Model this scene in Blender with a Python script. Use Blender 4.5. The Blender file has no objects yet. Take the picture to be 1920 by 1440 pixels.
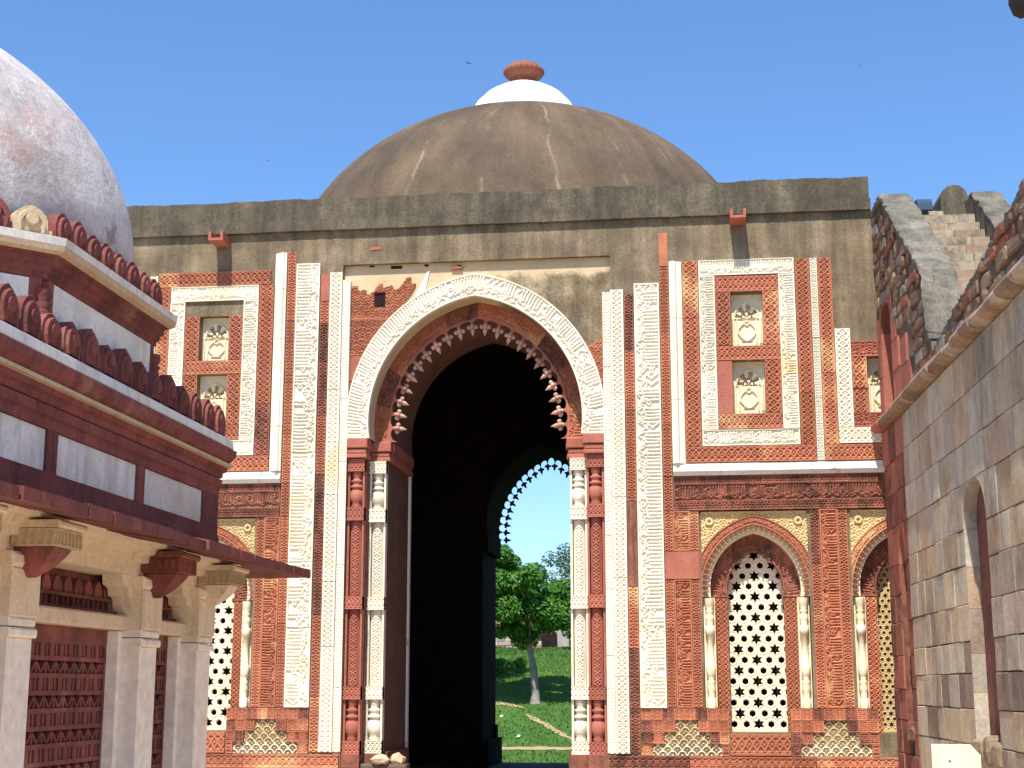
import bpy, bmesh, math, random
import numpy as np
from math import sin, cos, pi, sqrt, atan2, radians, hypot
from mathutils import Vector

rng = random.Random(7)
nr = np.random.RandomState(11)
scene = bpy.context.scene
COL = scene.collection

# ------------------------------------------------------------------ camera
cam_d = bpy.data.cameras.new('camera'); cam = bpy.data.objects.new('camera', cam_d); COL.objects.link(cam)
cam_d.sensor_width = 36.0; cam_d.lens = 36.0 * 2800 / 1920
cam_d.clip_start = 0.1; cam_d.clip_end = 6000
cam.location = (4.909, -32.0, 2.77)
cam.rotation_euler = (radians(90) + math.atan(570 / 2800), 0, radians(7.25))
scene.camera = cam
# ------------------------------------------------------------------ light
SUN_EL, SUN_AZ = radians(60), radians(7.5)          # high, behind the viewer, a little to the left
scene.view_settings.view_transform = 'Standard'; scene.view_settings.look = 'None'
scene.view_settings.gamma = 1.0; scene.view_settings.use_curve_mapping = False
scene.view_settings.exposure = 0.60
world = bpy.data.worlds.new('World'); scene.world = world; world.use_nodes = True
wn = world.node_tree; bg = wn.nodes['Background']
sky = wn.nodes.new('ShaderNodeTexSky'); sky.sky_type = 'NISHITA'; sky.sun_disc = False
to_sun = Vector((-sin(SUN_AZ) * cos(SUN_EL), -cos(SUN_AZ) * cos(SUN_EL), sin(SUN_EL)))
sky.sun_elevation = SUN_EL
sky.sun_rotation = atan2(to_sun.x, to_sun.y)
sky.altitude = 250; sky.air_density = 1.0; sky.dust_density = 1.0; sky.ozone_density = 8.0
hsv = wn.nodes.new('ShaderNodeHueSaturation'); hsv.inputs['Saturation'].default_value = 1.06; hsv.inputs['Value'].default_value = 1.12
wn.links.new(sky.outputs[0], hsv.inputs['Color']); wn.links.new(hsv.outputs[0], bg.inputs[0]); bg.inputs[1].default_value = 0.135
sun_d = bpy.data.lights.new('sun', 'SUN'); sun_d.energy = 5.0; sun_d.angle = radians(0.5); sun_d.color = (1.0, 0.94, 0.84)
sun = bpy.data.objects.new('sun', sun_d); COL.objects.link(sun)
sun.rotation_euler = (-to_sun).to_track_quat('-Z', 'Y').to_euler()

# ------------------------------------------------------------------ object helpers
WL = {}                                            # world location of each object, by name
def tag(o, label=None, cat=None, group=None, kind=None):
    if label: o['label'] = label
    if cat: o['category'] = cat
    if group: o['group'] = group
    if kind: o['kind'] = kind
    return o
def thing(name, loc, label, cat, group=None):
    o = bpy.data.objects.new(name, None); o.empty_display_size = 0.3
    COL.objects.link(o); o.location = loc; WL[o.name] = Vector(loc)
    return tag(o, label, cat, group)
def link(name, me, parent=None, loc=(0, 0, 0)):
    o = bpy.data.objects.new(name, me); COL.objects.link(o)
    loc = Vector(loc); WL[o.name] = loc
    if parent is not None:
        o.parent = parent; o.location = loc - WL[parent.name]
    else:
        o.location = loc
    return o
def np_mesh(name, V, quads, mat, smooth=False):
    me = bpy.data.meshes.new(name)
    V = np.asarray(V, dtype=np.float32); Q = np.asarray(quads, dtype=np.int32)
    k = Q.shape[1]
    me.vertices.add(len(V)); me.vertices.foreach_set('co', V.ravel())
    me.loops.add(Q.size); me.loops.foreach_set('vertex_index', Q.ravel())
    me.polygons.add(len(Q)); me.polygons.foreach_set('loop_start', np.arange(0, Q.size, k, dtype=np.int32))
    me.polygons.foreach_set('use_smooth', np.full(len(Q), smooth, dtype=bool))
    me.update(calc_edges=True)
    if mat: me.materials.append(mat)
    return me
# frames: (t along, n outward, z up) -> world
def FF(t, n, z): return (t, -n, z)                                   # the gate's front
_wl = sqrt(1 + .045 ** 2)
def WF(s, n, z): return (8.75 + (s * .045 - n) / _wl, (-s - n * .045) / _wl, z)   # the right-hand wall
TC = (-4.5, -17.8)
def TF(k):                                                            # the tomb's face k (0 = the one in view)
    c, s = (1, 0, -1, 0)[k % 4], (0, 1, 0, -1)[k % 4]
    def f(t, n, z):
        x, y = 3.5 + n, t
        return (TC[0] + x * c - y * s, TC[1] + x * s + y * c, z)
    return f
def ID(x, y, z): return (x, y, z)

class MB:
    def __init__(s, frame=ID): s.v = []; s.f = []; s.fr = frame
    def add(s, vs, fs):
        b = len(s.v)
        s.v += [tuple(float(q) for q in s.fr(*p)) for p in vs]
        s.f += [tuple(b + i for i in f) for f in fs]
        return s
    def box(s, a0, a1, b0, b1, c0, c1):
        return s.add([(a0, b0, c0), (a1, b0, c0), (a1, b1, c0), (a0, b1, c0), (a0, b0, c1), (a1, b0, c1), (a1, b1, c1), (a0, b1, c1)],
                     [(0, 3, 2, 1), (4, 5, 6, 7), (0, 1, 5, 4), (1, 2, 6, 5), (2, 3, 7, 6), (3, 0, 4, 7)])
    def block(s, t0, t1, z0, z1, nf, nb, ch=.012):                   # stone with chamfered front arrises
        vs = []
        for n, i in ((nb, 0), (nf - ch, 0), (nf, ch)):
            vs += [(t0 + i, n, z0 + i), (t1 - i, n, z0 + i), (t1 - i, n, z1 - i), (t0 + i, n, z1 - i)]
        fs = [(8, 9, 10, 11)]
        for a in (0, 4):
            for i in range(4):
                j = (i + 1) % 4; fs.append((a + i, a + j, a + 4 + j, a + 4 + i))
        return s.add(vs, fs)
    def prism(s, poly, n0, n1, ch=0):                                 # polygon in (t, z) extruded along n
        m = len(poly); vs = [(p[0], n0, p[1]) for p in poly] + [(p[0], n1, p[1]) for p in poly]
        return s.add(vs, [tuple(range(m)), tuple(range(2 * m - 1, m - 1, -1))] + [(i, i + m, (i + 1) % m + m, (i + 1) % m) for i in range(m)])
    def extr(s, poly, a0, a1):                                        # polygon in (n, z) extruded along t
        m = len(poly); vs = [(a0, p[0], p[1]) for p in poly] + [(a1, p[0], p[1]) for p in poly]
        return s.add(vs, [tuple(range(m)), tuple(range(2 * m - 1, m - 1, -1))] + [(i, i + m, (i + 1) % m + m, (i + 1) % m) for i in range(m)])
    def lathe(s, prof, cx, cy, n=16, flute=0, nf=0, a0=0, a1=2 * pi):
        full = abs(a1 - a0 - 2 * pi) < 1e-6; m = n if full else n + 1; vs = []
        for r, z in prof:
            for i in range(m):
                a = a0 + (a1 - a0) * i / n; rr = r * (1 + flute * cos(nf * a)) if nf else r
                vs.append((cx + rr * cos(a), cy + rr * sin(a), z))
        fs = []
        for j in range(len(prof) - 1):
            for i in range(n):
                k = (i + 1) % m; fs.append((j * m + i, j * m + k, (j + 1) * m + k, (j + 1) * m + i))
        return s.add(vs, fs)
    def tube(s, pts, rad, n=6):
        vs = []; fs = []
        for i, p in enumerate(pts):
            p = Vector(p); d = (Vector(pts[min(i + 1, len(pts) - 1)]) - Vector(pts[max(i - 1, 0)])).normalized()
            u = d.cross(Vector((.31, .9, .17))).normalized(); w = d.cross(u)
            for k in range(n):
                a = 2 * pi * k / n; q = p + (u * cos(a) + w * sin(a)) * rad[i]; vs.append(tuple(q))
        for i in range(len(pts) - 1):
            for k in range(n):
                l = (k + 1) % n; fs.append((i * n + k, i * n + l, (i + 1) * n + l, (i + 1) * n + k))
        fs.append(tuple(range(n))); fs.append(tuple(range(len(pts) * n - 1, (len(pts) - 1) * n - 1, -1)))
        return s.add(vs, fs)
    def ball(s, c, r, n=8, m=6):
        vs = [(c[0], c[1], c[2] - r[2])]
        for j in range(1, m):
            for i in range(n):
                a = 2 * pi * i / n; b = -pi / 2 + pi * j / m
                vs.append((c[0] + r[0] * cos(b) * cos(a), c[1] + r[1] * cos(b) * sin(a), c[2] + r[2] * sin(b)))
        vs.append((c[0], c[1], c[2] + r[2])); fs = []
        for i in range(n):
            k = (i + 1) % n; fs.append((0, 1 + k, 1 + i)); fs.append((len(vs) - 1, 1 + (m - 2) * n + i, 1 + (m - 2) * n + k))
            for j in range(m - 2): fs.append((1 + j * n + i, 1 + j * n + k, 1 + (j + 1) * n + k, 1 + (j + 1) * n + i))
        return s.add(vs, fs)
    def mesh(s, name, mat, smooth=False):
        me = bpy.data.meshes.new(name); me.from_pydata(s.v, [], s.f)
        if smooth: me.polygons.foreach_set('use_smooth', [True] * len(me.polygons))
        if mat: me.materials.append(mat)
        me.update(); return me
    def build(s, name, mat, parent=None, smooth=False, loc=(0, 0, 0)):
        return link(name, s.mesh(name, mat, smooth), parent, loc)

# ------------------------------------------------------------------ materials
def mk(name):
    m = bpy.data.materials.new(name); m.use_nodes = True
    nt = m.node_tree; b = nt.nodes['Principled BSDF']; b.inputs['Roughness'].default_value = .88
    b.inputs['Specular IOR Level'].default_value = .25
    return m, nt, b
def N(nt, typ, **kw):
    n = nt.nodes.new(typ)
    for k, v in kw.items(): setattr(n, k, v)
    return n
def coords(nt, spread=37.0):
    tc = N(nt, 'ShaderNodeTexCoord'); oi = N(nt, 'ShaderNodeObjectInfo')
    ad = N(nt, 'ShaderNodeVectorMath', operation='MULTIPLY_ADD')
    cb = N(nt, 'ShaderNodeCombineXYZ')
    for i in range(3): nt.links.new(oi.outputs['Random'], cb.inputs[i])
    nt.links.new(cb.outputs[0], ad.inputs[0]); ad.inputs[1].default_value = (spread,) * 3
    nt.links.new(tc.outputs['Object'], ad.inputs[2])
    return ad.outputs[0], oi.outputs['Random'], tc.outputs['Object']
def noise(nt, vec, scale, detail=4, rough=.6, stretch=None):
    if stretch:
        mp = N(nt, 'ShaderNodeMapping'); mp.inputs['Scale'].default_value = stretch; nt.links.new(vec, mp.inputs[0]); vec = mp.outputs[0]
    n = N(nt, 'ShaderNodeTexNoise'); n.inputs['Scale'].default_value = scale; n.inputs['Detail'].default_value = detail
    n.inputs['Roughness'].default_value = rough; nt.links.new(vec, n.inputs[0]); return n.outputs[0]
def ramp(nt, fac, stops):
    r = N(nt, 'ShaderNodeValToRGB'); e = r.color_ramp.elements
    while len(e) < len(stops): e.new(.5)
    for i, (p, c) in enumerate(stops):
        e[i].position = p; e[i].color = tuple(c) + (1,) if not isinstance(c, (int, float)) else (c, c, c, 1)
    nt.links.new(fac, r.inputs[0]); return r.outputs[0]
def mix(nt, fac, a, b, mode='MIX'):
    m = N(nt, 'ShaderNodeMix', data_type='RGBA', blend_type=mode); m.clamp_result = False
    for s, v in ((0, fac), (6, a), (7, b)):
        if isinstance(v, (int, float)): m.inputs[s].default_value = v
        elif isinstance(v, tuple): m.inputs[s].default_value = v + (1,)
        else: nt.links.new(v, m.inputs[s])
    return m.outputs[2]
def bump(nt, b, h, strength=.3, dist=.02):
    bp = N(nt, 'ShaderNodeBump'); bp.inputs['Strength'].default_value = strength; bp.inputs['Distance'].default_value = dist
    nt.links.new(h, bp.inputs['Height']); nt.links.new(bp.outputs[0], b.inputs['Normal'])
def stone(name, c1, c2, scale=2.0, patch=None, patch_at=(.56, .70), patch_scale=.9, per=.18, dirt=None, dirt_at=(.60, .78),
          bumpy=.25, fine=28, rand_patch=.0, streak=None, streak_at=(.55, .75), rough=.88, spread=37.0, smode=(5.5, 5.5, .35), dworld=None):
    m, nt, b = mk(name); v, rnd, obj = coords(nt, spread)
    col = ramp(nt, noise(nt, v, scale, 5, .62), [(.32, c2), (.68, c1)])
    gr = ramp(nt, noise(nt, v, fine, 3, .6), [(.3, .86), (.7, 1.1)])
    col = mix(nt, 1.0, col, gr, 'MULTIPLY')
    if patch:
        f = noise(nt, v, patch_scale, 4, .6)
        if rand_patch:
            ma = N(nt, 'ShaderNodeMath', operation='MULTIPLY_ADD'); nt.links.new(rnd, ma.inputs[0]); ma.inputs[1].default_value = rand_patch
            sb = N(nt, 'ShaderNodeMath', operation='SUBTRACT'); nt.links.new(f, sb.inputs[0]); sb.inputs[1].default_value = rand_patch * .5
            nt.links.new(sb.outputs[0], ma.inputs[2]); f = ma.outputs[0]
        col = mix(nt, ramp(nt, f, [(patch_at[0], 0), (patch_at[1], 1)]), col, patch)
    if streak:
        f = noise(nt, v, 1.0, 4, .65, stretch=smode)
        col = mix(nt, ramp(nt, f, [(streak_at[0], 0), (streak_at[1], .85)]), col, streak)
    if dirt:
        f = noise(nt, obj, 1.0, 7, .72, stretch=dworld) if dworld else noise(nt, v, 3.1, 6, .7)
        col = mix(nt, ramp(nt, f, [(dirt_at[0], 0), (dirt_at[1], .8)]), col, dirt)
    pv = N(nt, 'ShaderNodeMapRange'); nt.links.new(rnd, pv.inputs[0]); pv.inputs[3].default_value = 1 - per; pv.inputs[4].default_value = 1 + per * .7
    cb = N(nt, 'ShaderNodeCombineXYZ')
    for i in range(3): nt.links.new(pv.outputs[0], cb.inputs[i])
    col = mix(nt, 1.0, col, cb.outputs[0], 'MULTIPLY')
    nt.links.new(col, b.inputs['Base Color']); b.inputs['Roughness'].default_value = rough
    hs = N(nt, 'ShaderNodeMath', operation='MULTIPLY_ADD'); nt.links.new(noise(nt, v, fine * 1.3, 4, .7), hs.inputs[0]); hs.inputs[1].default_value = .5
    nt.links.new(noise(nt, v, 5, 5, .65), hs.inputs[2])
    bump(nt, b, hs.outputs[0], bumpy, .03)
    return m
RED = stone('red_sandstone', (.47, .178, .098), (.35, .122, .068), patch=(.56, .34, .16), patch_at=(.60, .76), rand_patch=.24, dirt=(.12, .05, .035), dirt_at=(.62, .80), per=.2)
REDP = stone('red_sandstone_plain', (.41, .145, .098), (.32, .105, .070), dirt=(.17, .06, .04), dirt_at=(.6, .82), per=.15)
REDS = stone('red_sandstone_stained', (.35, .125, .080), (.22, .080, .052), dirt=(.05, .032, .026), dirt_at=(.46, .66), per=.2, streak=(.06, .04, .03), streak_at=(.52, .7))
REVEAL_SHADE = stone('passage_stone_shaded', (.20, .095, .070), (.13, .060, .045), dirt=(.06, .04, .03), per=.1)  # darker copy of the sandstone: the passage's shade put into its colour
INNER_SHADE = stone('inner_sandstone_shaded', (.034, .022, .019), (.024, .016, .014), dirt=(.02, .014, .012), per=.12)  # near-black: shade of the hall and hollows is put into the stone colour
INNER_SHADE.node_tree.nodes['Principled BSDF'].inputs['Specular IOR Level'].default_value = .02
FLOORM = stone('hall_paving', (.13, .085, .065), (.09, .06, .048), per=.1)
MAR = stone('white_marble', (.80, .755, .63), (.74, .665, .50), patch=(.68, .55, .33), patch_at=(.60, .82), rand_patch=.18, per=.12, bumpy=.1, streak=(.55, .47, .36), streak_at=(.66, .92))
MARS = stone('weathered_marble', (.78, .75, .68), (.70, .65, .55), patch=(.26, .22, .17), patch_at=(.60, .72), patch_scale=2.2, per=.06, bumpy=.1)
CREAM = stone('cream_stone', (.66, .53, .29), (.58, .43, .20), per=.1, dirt=(.38, .26, .14), dirt_at=(.6, .8))
CAPM = stone('cap_marble', (.82, .81, .76), (.76, .74, .67), per=.05, bumpy=.08, streak=(.6, .57, .48), streak_at=(.62, .85))

def plaster_mat(name, base, dark, light, cream=None, mask=None):
    m, nt, b = mk(name); v, rnd, obj = coords(nt, 0.0)
    col = ramp(nt, noise(nt, obj, 1.1, 6, .65), [(.30, dark), (.52, base), (.72, light)])
    st = ramp(nt, noise(nt, obj, 1.0, 5, .6, stretch=(3.2, 3.2, .26)), [(.33, .58), (.62, 1.12)])
    col = mix(nt, 1.0, col, st, 'MULTIPLY')
    col = mix(nt, ramp(nt, noise(nt, obj, 1.6, 6, .7), [(.53, 0), (.64, .75)]), col, dark)
    col = mix(nt, 1.0, col, ramp(nt, noise(nt, obj, 24, 5, .75), [(.33, .62), (.5, 1.0), (.68, 1.25)]), 'MULTIPLY')
    col = mix(nt, ramp(nt, noise(nt, obj, 13, 4, .8), [(.33, .8), (.40, 0)]), col, (.040, .034, .025))
    col = mix(nt, ramp(nt, noise(nt, obj, 3.1, 7, .85), [(.70, 0), (.74, .7)]), col, (.48, .42, .32))
    if mask:
        sp = N(nt, 'ShaderNodeSeparateXYZ'); nt.links.new(obj, sp.inputs[0])
        d = mask(nt, sp)                                   # >0 where the cream coat survives
        nz = N(nt, 'ShaderNodeMath', operation='MULTIPLY_ADD'); nt.links.new(noise(nt, obj, 1.8, 6, .7), nz.inputs[0]); nz.inputs[1].default_value = 1.6; nt.links.new(d, nz.inputs[2])
        c2 = ramp(nt, noise(nt, obj, 1.6, 4, .6), [(.3, tuple(q * .8 for q in cream)), (.7, cream)])
        col = mix(nt, ramp(nt, nz.outputs[0], [(.62, 0), (.95, 1)]), col, c2)
    nt.links.new(col, b.inputs['Base Color'])
    hs = N(nt, 'ShaderNodeMath', operation='MULTIPLY_ADD'); nt.links.new(noise(nt, obj, 34, 4, .7), hs.inputs[0]); hs.inputs[1].default_value = .4; nt.links.new(noise(nt, obj, 4, 6, .7), hs.inputs[2])
    bump(nt, b, hs.outputs[0], .5, .04)
    return m
PLA = plaster_mat('old_plaster', (.215, .163, .100), (.125, .096, .062), (.31, .245, .165))
PARA = plaster_mat('parapet_plaster', (.112, .092, .062), (.070, .059, .043), (.175, .145, .10))
def _spmask(nt, sp):                                        # the right of the spandrel has lost its coat
    a = N(nt, 'ShaderNodeMath', operation='MULTIPLY_ADD'); nt.links.new(sp.outputs['X'], a.inputs[0]); a.inputs[1].default_value = -1.2; a.inputs[2].default_value = .50
    c = N(nt, 'ShaderNodeMath', operation='MULTIPLY_ADD'); nt.links.new(sp.outputs['Z'], c.inputs[0]); c.inputs[1].default_value = 1.6; c.inputs[2].default_value = -1.6 * 11.86
    d = N(nt, 'ShaderNodeMath', operation='MAXIMUM'); nt.links.new(a.outputs[0], d.inputs[0]); nt.links.new(c.outputs[0], d.inputs[1])
    mn = N(nt, 'ShaderNodeMath', operation='MINIMUM'); nt.links.new(d.outputs[0], mn.inputs[0]); mn.inputs[1].default_value = .9
    return mn.outputs[0]
SPAN = plaster_mat('spandrel_plaster', (.195, .145, .085), (.10, .076, .046), (.36, .285, .175), (.62, .475, .285), _spmask)

def dome_mat(name, c1, c2, seam, centre, k, seam_w=.04):
    m, nt, b = mk(name); v, rnd, obj = coords(nt, 0.0)
    sp = N(nt, 'ShaderNodeSeparateXYZ'); nt.links.new(obj, sp.inputs[0])
    sx = N(nt, 'ShaderNodeMath', operation='SUBTRACT'); nt.links.new(sp.outputs['X'], sx.inputs[0]); sx.inputs[1].default_value = centre[0]
    sy = N(nt, 'ShaderNodeMath', operation='SUBTRACT'); nt.links.new(sp.outputs['Y'], sy.inputs[0]); sy.inputs[1].default_value = centre[1]
    at = N(nt, 'ShaderNodeMath', operation='ARCTAN2'); nt.links.new(sy.outputs[0], at.inputs[0]); nt.links.new(sx.outputs[0], at.inputs[1])
    wob = N(nt, 'ShaderNodeMath', operation='MULTIPLY_ADD'); nt.links.new(noise(nt, obj, .6, 4, .6), wob.inputs[0]); wob.inputs[1].default_value = .10; nt.links.new(at.outputs[0], wob.inputs[2])
    fr = N(nt, 'ShaderNodeMath', operation='MULTIPLY'); nt.links.new(wob.outputs[0], fr.inputs[0]); fr.inputs[1].default_value = k / (2 * pi)
    fc = N(nt, 'ShaderNodeMath', operation='FRACT'); nt.links.new(fr.outputs[0], fc.inputs[0])
    ab = N(nt, 'ShaderNodeMath', operation='SUBTRACT'); nt.links.new(fc.outputs[0], ab.inputs[0]); ab.inputs[1].default_value = .5
    aa = N(nt, 'ShaderNodeMath', operation='ABSOLUTE'); nt.links.new(ab.outputs[0], aa.inputs[0])
    line = ramp(nt, aa.outputs[0], [(0, 1), (seam_w, 0)])
    gate = ramp(nt, noise(nt, obj, .55, 4, .7), [(.48, 0), (.62, .55)])
    lm = N(nt, 'ShaderNodeMath', operation='MULTIPLY'); nt.links.new(line, lm.inputs[0]); nt.links.new(gate, lm.inputs[1])
    col = ramp(nt, noise(nt, obj, .55, 6, .6), [(.32, c2), (.68, c1)])
    # runs of weathering down the slope, in the dome's own polar coordinates
    pc = N(nt, 'ShaderNodeCombineXYZ'); nt.links.new(at.outputs[0], pc.inputs[0])
    zz = N(nt, 'ShaderNodeMath', operation='MULTIPLY'); nt.links.new(sp.outputs['Z'], zz.inputs[0]); zz.inputs[1].default_value = .06; nt.links.new(zz.outputs[0], pc.inputs[1])
    col = mix(nt, 1.0, col, ramp(nt, noise(nt, pc.outputs[0], 9, 5, .6), [(.3, .72), (.7, 1.22)]), 'MULTIPLY')
    col = mix(nt, 1.0, col, ramp(nt, noise(nt, obj, 14, 4, .7), [(.3, .8), (.7, 1.15)]), 'MULTIPLY')
    col = mix(nt, lm.outputs[0], col, seam)
    col = mix(nt, ramp(nt, noise(nt, obj, .9, 5, .75), [(.70, 0), (.74, .8)]), col, (.34, .20, .12))
    nt.links.new(col, b.inputs['Base Color']); bump(nt, b, noise(nt, obj, 6, 6, .7), .35, .05)
    return m
DOME = dome_mat('dome_plaster', (.140, .098, .060), (.080, .058, .040), (.33, .27, .20), (.08, 8.7), 22, .035)

TRED = stone('tomb_red_stone', (.27, .080, .065), (.16, .050, .044), dirt=(.075, .032, .028), dirt_at=(.52, .72), per=.18, bumpy=.55, streak=(.10, .04, .035), streak_at=(.5, .72), patch=(.32, .15, .11), patch_at=(.6, .74))
TCRM = stone('tomb_cream_stone', (.76, .62, .45), (.68, .52, .35), patch=(.50, .32, .17), patch_at=(.62, .80), per=.08, dirt=(.30, .20, .13), dirt_at=(.58, .78), bumpy=.45, streak=(.50, .36, .23), streak_at=(.54, .76))
TPIL = stone('tomb_pillar_stone', (.88, .78, .66), (.82, .70, .57), patch=(.58, .43, .31), patch_at=(.66, .84), per=.06, fine=9, bumpy=.15)
TMAR = stone('tomb_marble', (.78, .75, .68), (.62, .59, .54), patch=(.60, .52, .40), patch_at=(.54, .74), per=.08, bumpy=.08, streak=(.38, .37, .37), streak_at=(.50, .74), rough=.6, dirt=(.40, .36, .32), dirt_at=(.60, .75), smode=(2.2, 3.2, .5))
TBUF = stone('tomb_buff_stone', (.56, .44, .29), (.46, .34, .21), per=.1, dirt=(.25, .12, .07), dirt_at=(.6, .8))
def pale_dome():
    m, nt, b = mk('pale_dome_plaster'); v, rnd, obj = coords(nt, 0.0)
    col = ramp(nt, noise(nt, obj, .5, 6, .62), [(.38, (.27, .235, .245)), (.50, (.46, .415, .41)), (.62, (.58, .54, .52))])
    col = mix(nt, ramp(nt, noise(nt, obj, .38, 6, .7), [(.58, 0), (.66, .7)]), col, (.44, .28, .23))
    col = mix(nt, ramp(nt, noise(nt, obj, .9, 7, .75, stretch=(1, 1, .5)), [(.59, 0), (.63, .85)]), col, (.78, .76, .73))
    col = mix(nt, ramp(nt, noise(nt, obj, .7, 8, .75), [(.40, .85), (.44, 0)]), col, (.25, .20, .215))
    col = mix(nt, ramp(nt, noise(nt, obj, 1.3, 6, .65), [(.62, 0), (.68, .5)]), col, (.50, .50, .37))
    col = mix(nt, ramp(nt, noise(nt, obj, .8, 5, .7), [(.49, 0), (.498, .35), (.502, .35), (.51, 0)]), col, (.76, .74, .72))
    col = mix(nt, ramp(nt, noise(nt, obj, 1.9, 6, .75), [(.49, 0), (.498, .6), (.502, .6), (.51, 0)]), col, (.30, .25, .25))
    col = mix(nt, 1.0, col, ramp(nt, noise(nt, obj, 9, 5, .7), [(.3, .85), (.7, 1.08)]), 'MULTIPLY')
    nt.links.new(col, b.inputs['Base Color']); bump(nt, b, noise(nt, obj, 1.9, 8, .65), .5, .10)
    return m
PDOME = pale_dome()
ASH = [stone('ashlar_' + n, a, c, patch=p, patch_at=(.52, .72), per=.22, dirt=(.10, .07, .05), dirt_at=(.47, .72), streak=st, streak_at=(.56, .78), bumpy=.6, fine=14, smode=(2.0, 2.0, .55), dworld=(.95, .95, .42))
       for n, a, c, p, st in (('grey', (.50, .44, .34), (.40, .345, .265), (.44, .34, .22), (.20, .165, .13)),
                              ('buff', (.52, .42, .29), (.41, .325, .22), (.44, .29, .16), (.20, .15, .115)),
                              ('pink', (.50, .40, .30), (.40, .31, .23), (.42, .39, .32), (.20, .15, .11)),
                              ('rust', (.46, .33, .21), (.34, .235, .155), (.46, .40, .32), (.17, .12, .09)),
                              ('brown', (.28, .20, .15), (.19, .14, .11), (.40, .33, .26), (.10, .07, .06)))]
RUB = [stone('rubble_' + n, tuple(q * .85 for q in a), tuple(q * .85 for q in c), per=.25, dirt=(.06, .045, .04), dirt_at=(.56, .74), bumpy=.6, fine=18, patch=p, patch_at=(.6, .75))
       for n, a, c, p in (('brown', (.25, .155, .10), (.16, .10, .07), (.36, .28, .2)), ('grey', (.30, .27, .25), (.20, .18, .17), (.2, .15, .12)),
                          ('red', (.32, .12, .07), (.22, .08, .05), (.3, .2, .14)), ('buff', (.38, .28, .18), (.28, .2, .13), (.2, .15, .1)))]
REDW = stone('wall_red_stone', (.26, .095, .065), (.17, .06, .045), per=.2, dirt=(.07, .04, .03), dirt_at=(.5, .7), bumpy=.5)
MORT = stone('dark_mortar', (.17, .13, .10), (.10, .075, .06), per=.0, bumpy=.6)
CONC = plaster_mat('stair_concrete', (.165, .148, .118), (.105, .095, .077), (.23, .21, .17))
COPE = stone('coping_stone', (.32, .22, .15), (.21, .135, .095), patch=(.46, .40, .32), patch_at=(.52, .7), per=.2, dirt=(.09, .065, .05), dirt_at=(.56, .74), bumpy=.5)
STEP = stone('step_stone', (.42, .35, .25), (.30, .24, .17), patch=(.30, .18, .12), patch_at=(.56, .74), per=.14, dirt=(.10, .08, .06), dirt_at=(.50, .66), bumpy=.6, streak=(.14, .12, .09), streak_at=(.5, .7))
PAVE = stone('courtyard_stone', (.54, .43, .32), (.46, .36, .26), per=.1)

# ------------------------------------------------------------------ carved relief
def sm(d, t, e=.011): return np.clip((t - d) / e * .5 + .5, 0, 1)
def edge(v, w, b): return np.minimum(v, w - v) < b
def fold(u, p): return (u + p / 2) % p - p / 2
def p_lattice(u, v, L, w, P=None):
    """pierced strapwork: four interlaced waves, rosette eyes and leaf-shaped holes"""
    P = P or max(.25, w * 1.5); n = max(1, round(L / P)); p = L / n; k = 2 * pi / p; c = v - w / 2; A = w * .375; d = 9
    for ph in (0, .5 * pi):
        f = A * np.cos(k * u + ph); sl = np.sqrt(1 + (A * k * np.sin(k * u + ph)) ** 2)
        d = np.minimum(d, np.minimum(abs(c - f), abs(c + f)) / sl)
    e = fold(u, p / 4); e2 = fold(u - p / 8, p / 4)
    d = np.minimum(d, np.hypot(e2, c) - w * .02)
    d = np.minimum(d, np.where(abs(c) > .34 * w, abs(e), 9))
    h = 1 - sm(d, .058 * w, .009)
    return 1 - np.where(edge(v, w, .085 * w), 0, h)
def p_rings(u, v, L, w):
    P = w * .80; n = max(1, round(L / P)); p = L / n; k = P / p; c = v - w / 2; e = fold(u - p / 2, p) * k; q = fold(u, p) * k
    r = np.hypot(e, c); th = np.arctan2(c, e)
    h = sm(abs(r - .265 * w), .070 * w) * np.clip((np.cos(4 * th) + .70) / .4, 0, 1)
    h = np.maximum(h, sm(r, .085 * w)); h = np.maximum(h, sm(np.hypot(q, abs(c) - .30 * w), .080 * w))
    return 1 - np.where(edge(v, w, .10 * w), 0, h)
def p_scroll(u, v, L, w, P=.25):
    m = max(1, round(w / P)); pv = w / m; n = max(1, round(L / P)); pu = L / n; d = 9
    for ou, ov in ((0, 0), (.5, .5)):
        a = fold(u - ou * pu, pu); b = fold(v - ov * pv, pv); r = np.hypot(a, b); th = np.arctan2(b, a)
        d = np.minimum(d, abs(r - .36 * P - .03 * P * np.sin(3 * th + ou * 7))); d = np.minimum(d, abs(r - .14 * P - .035 * P * np.cos(4 * th)))
        d = np.minimum(d, np.where((r > .14 * P) & (r < .36 * P), r * abs(np.sin(2.5 * th + 1.0 + r * 14)) * .55, 9))
    return np.maximum(sm(d, .014), edge(v, w, .02))
def p_block(u, v, L, w):
    a = u - L / 2; b = v - w / 2; r = np.hypot(a, b); R = min(L, w)
    d = np.minimum(abs(r - .33 * R), abs(r - .17 * R)); th = np.arctan2(b, a)
    d = np.minimum(d, np.where(r < .13 * R, r, 9)); d = np.minimum(d, np.where((r > .38 * R), abs(abs(a) - abs(b)) * .7, 9))
    return np.maximum(sm(d, .013), edge(v, w, .018) | edge(u, L, .018))
def p_fan(u, v, L, w):
    P = .20; row = np.floor(v / (P * .5)); a = fold(u + (row % 2) * P / 2, P); b = v - row * P * .5; r = np.hypot(a, b)
    return sm(np.minimum(abs(r - P * .42), np.where(r < P * .2, r * .6, 9)), .014)
def p_fine(u, v, L, w):
    P = w / max(2, round(w / .12)); a = fold(u, P); b = fold(v, P)
    d = np.minimum(abs(abs(a) - abs(b)) * .7, abs(np.hypot(a, b) - P * .30))
    return np.maximum(sm(d, .011), edge(v, w, .022))
def p_plain(u, v, L, w): return np.ones_like(u)
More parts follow.
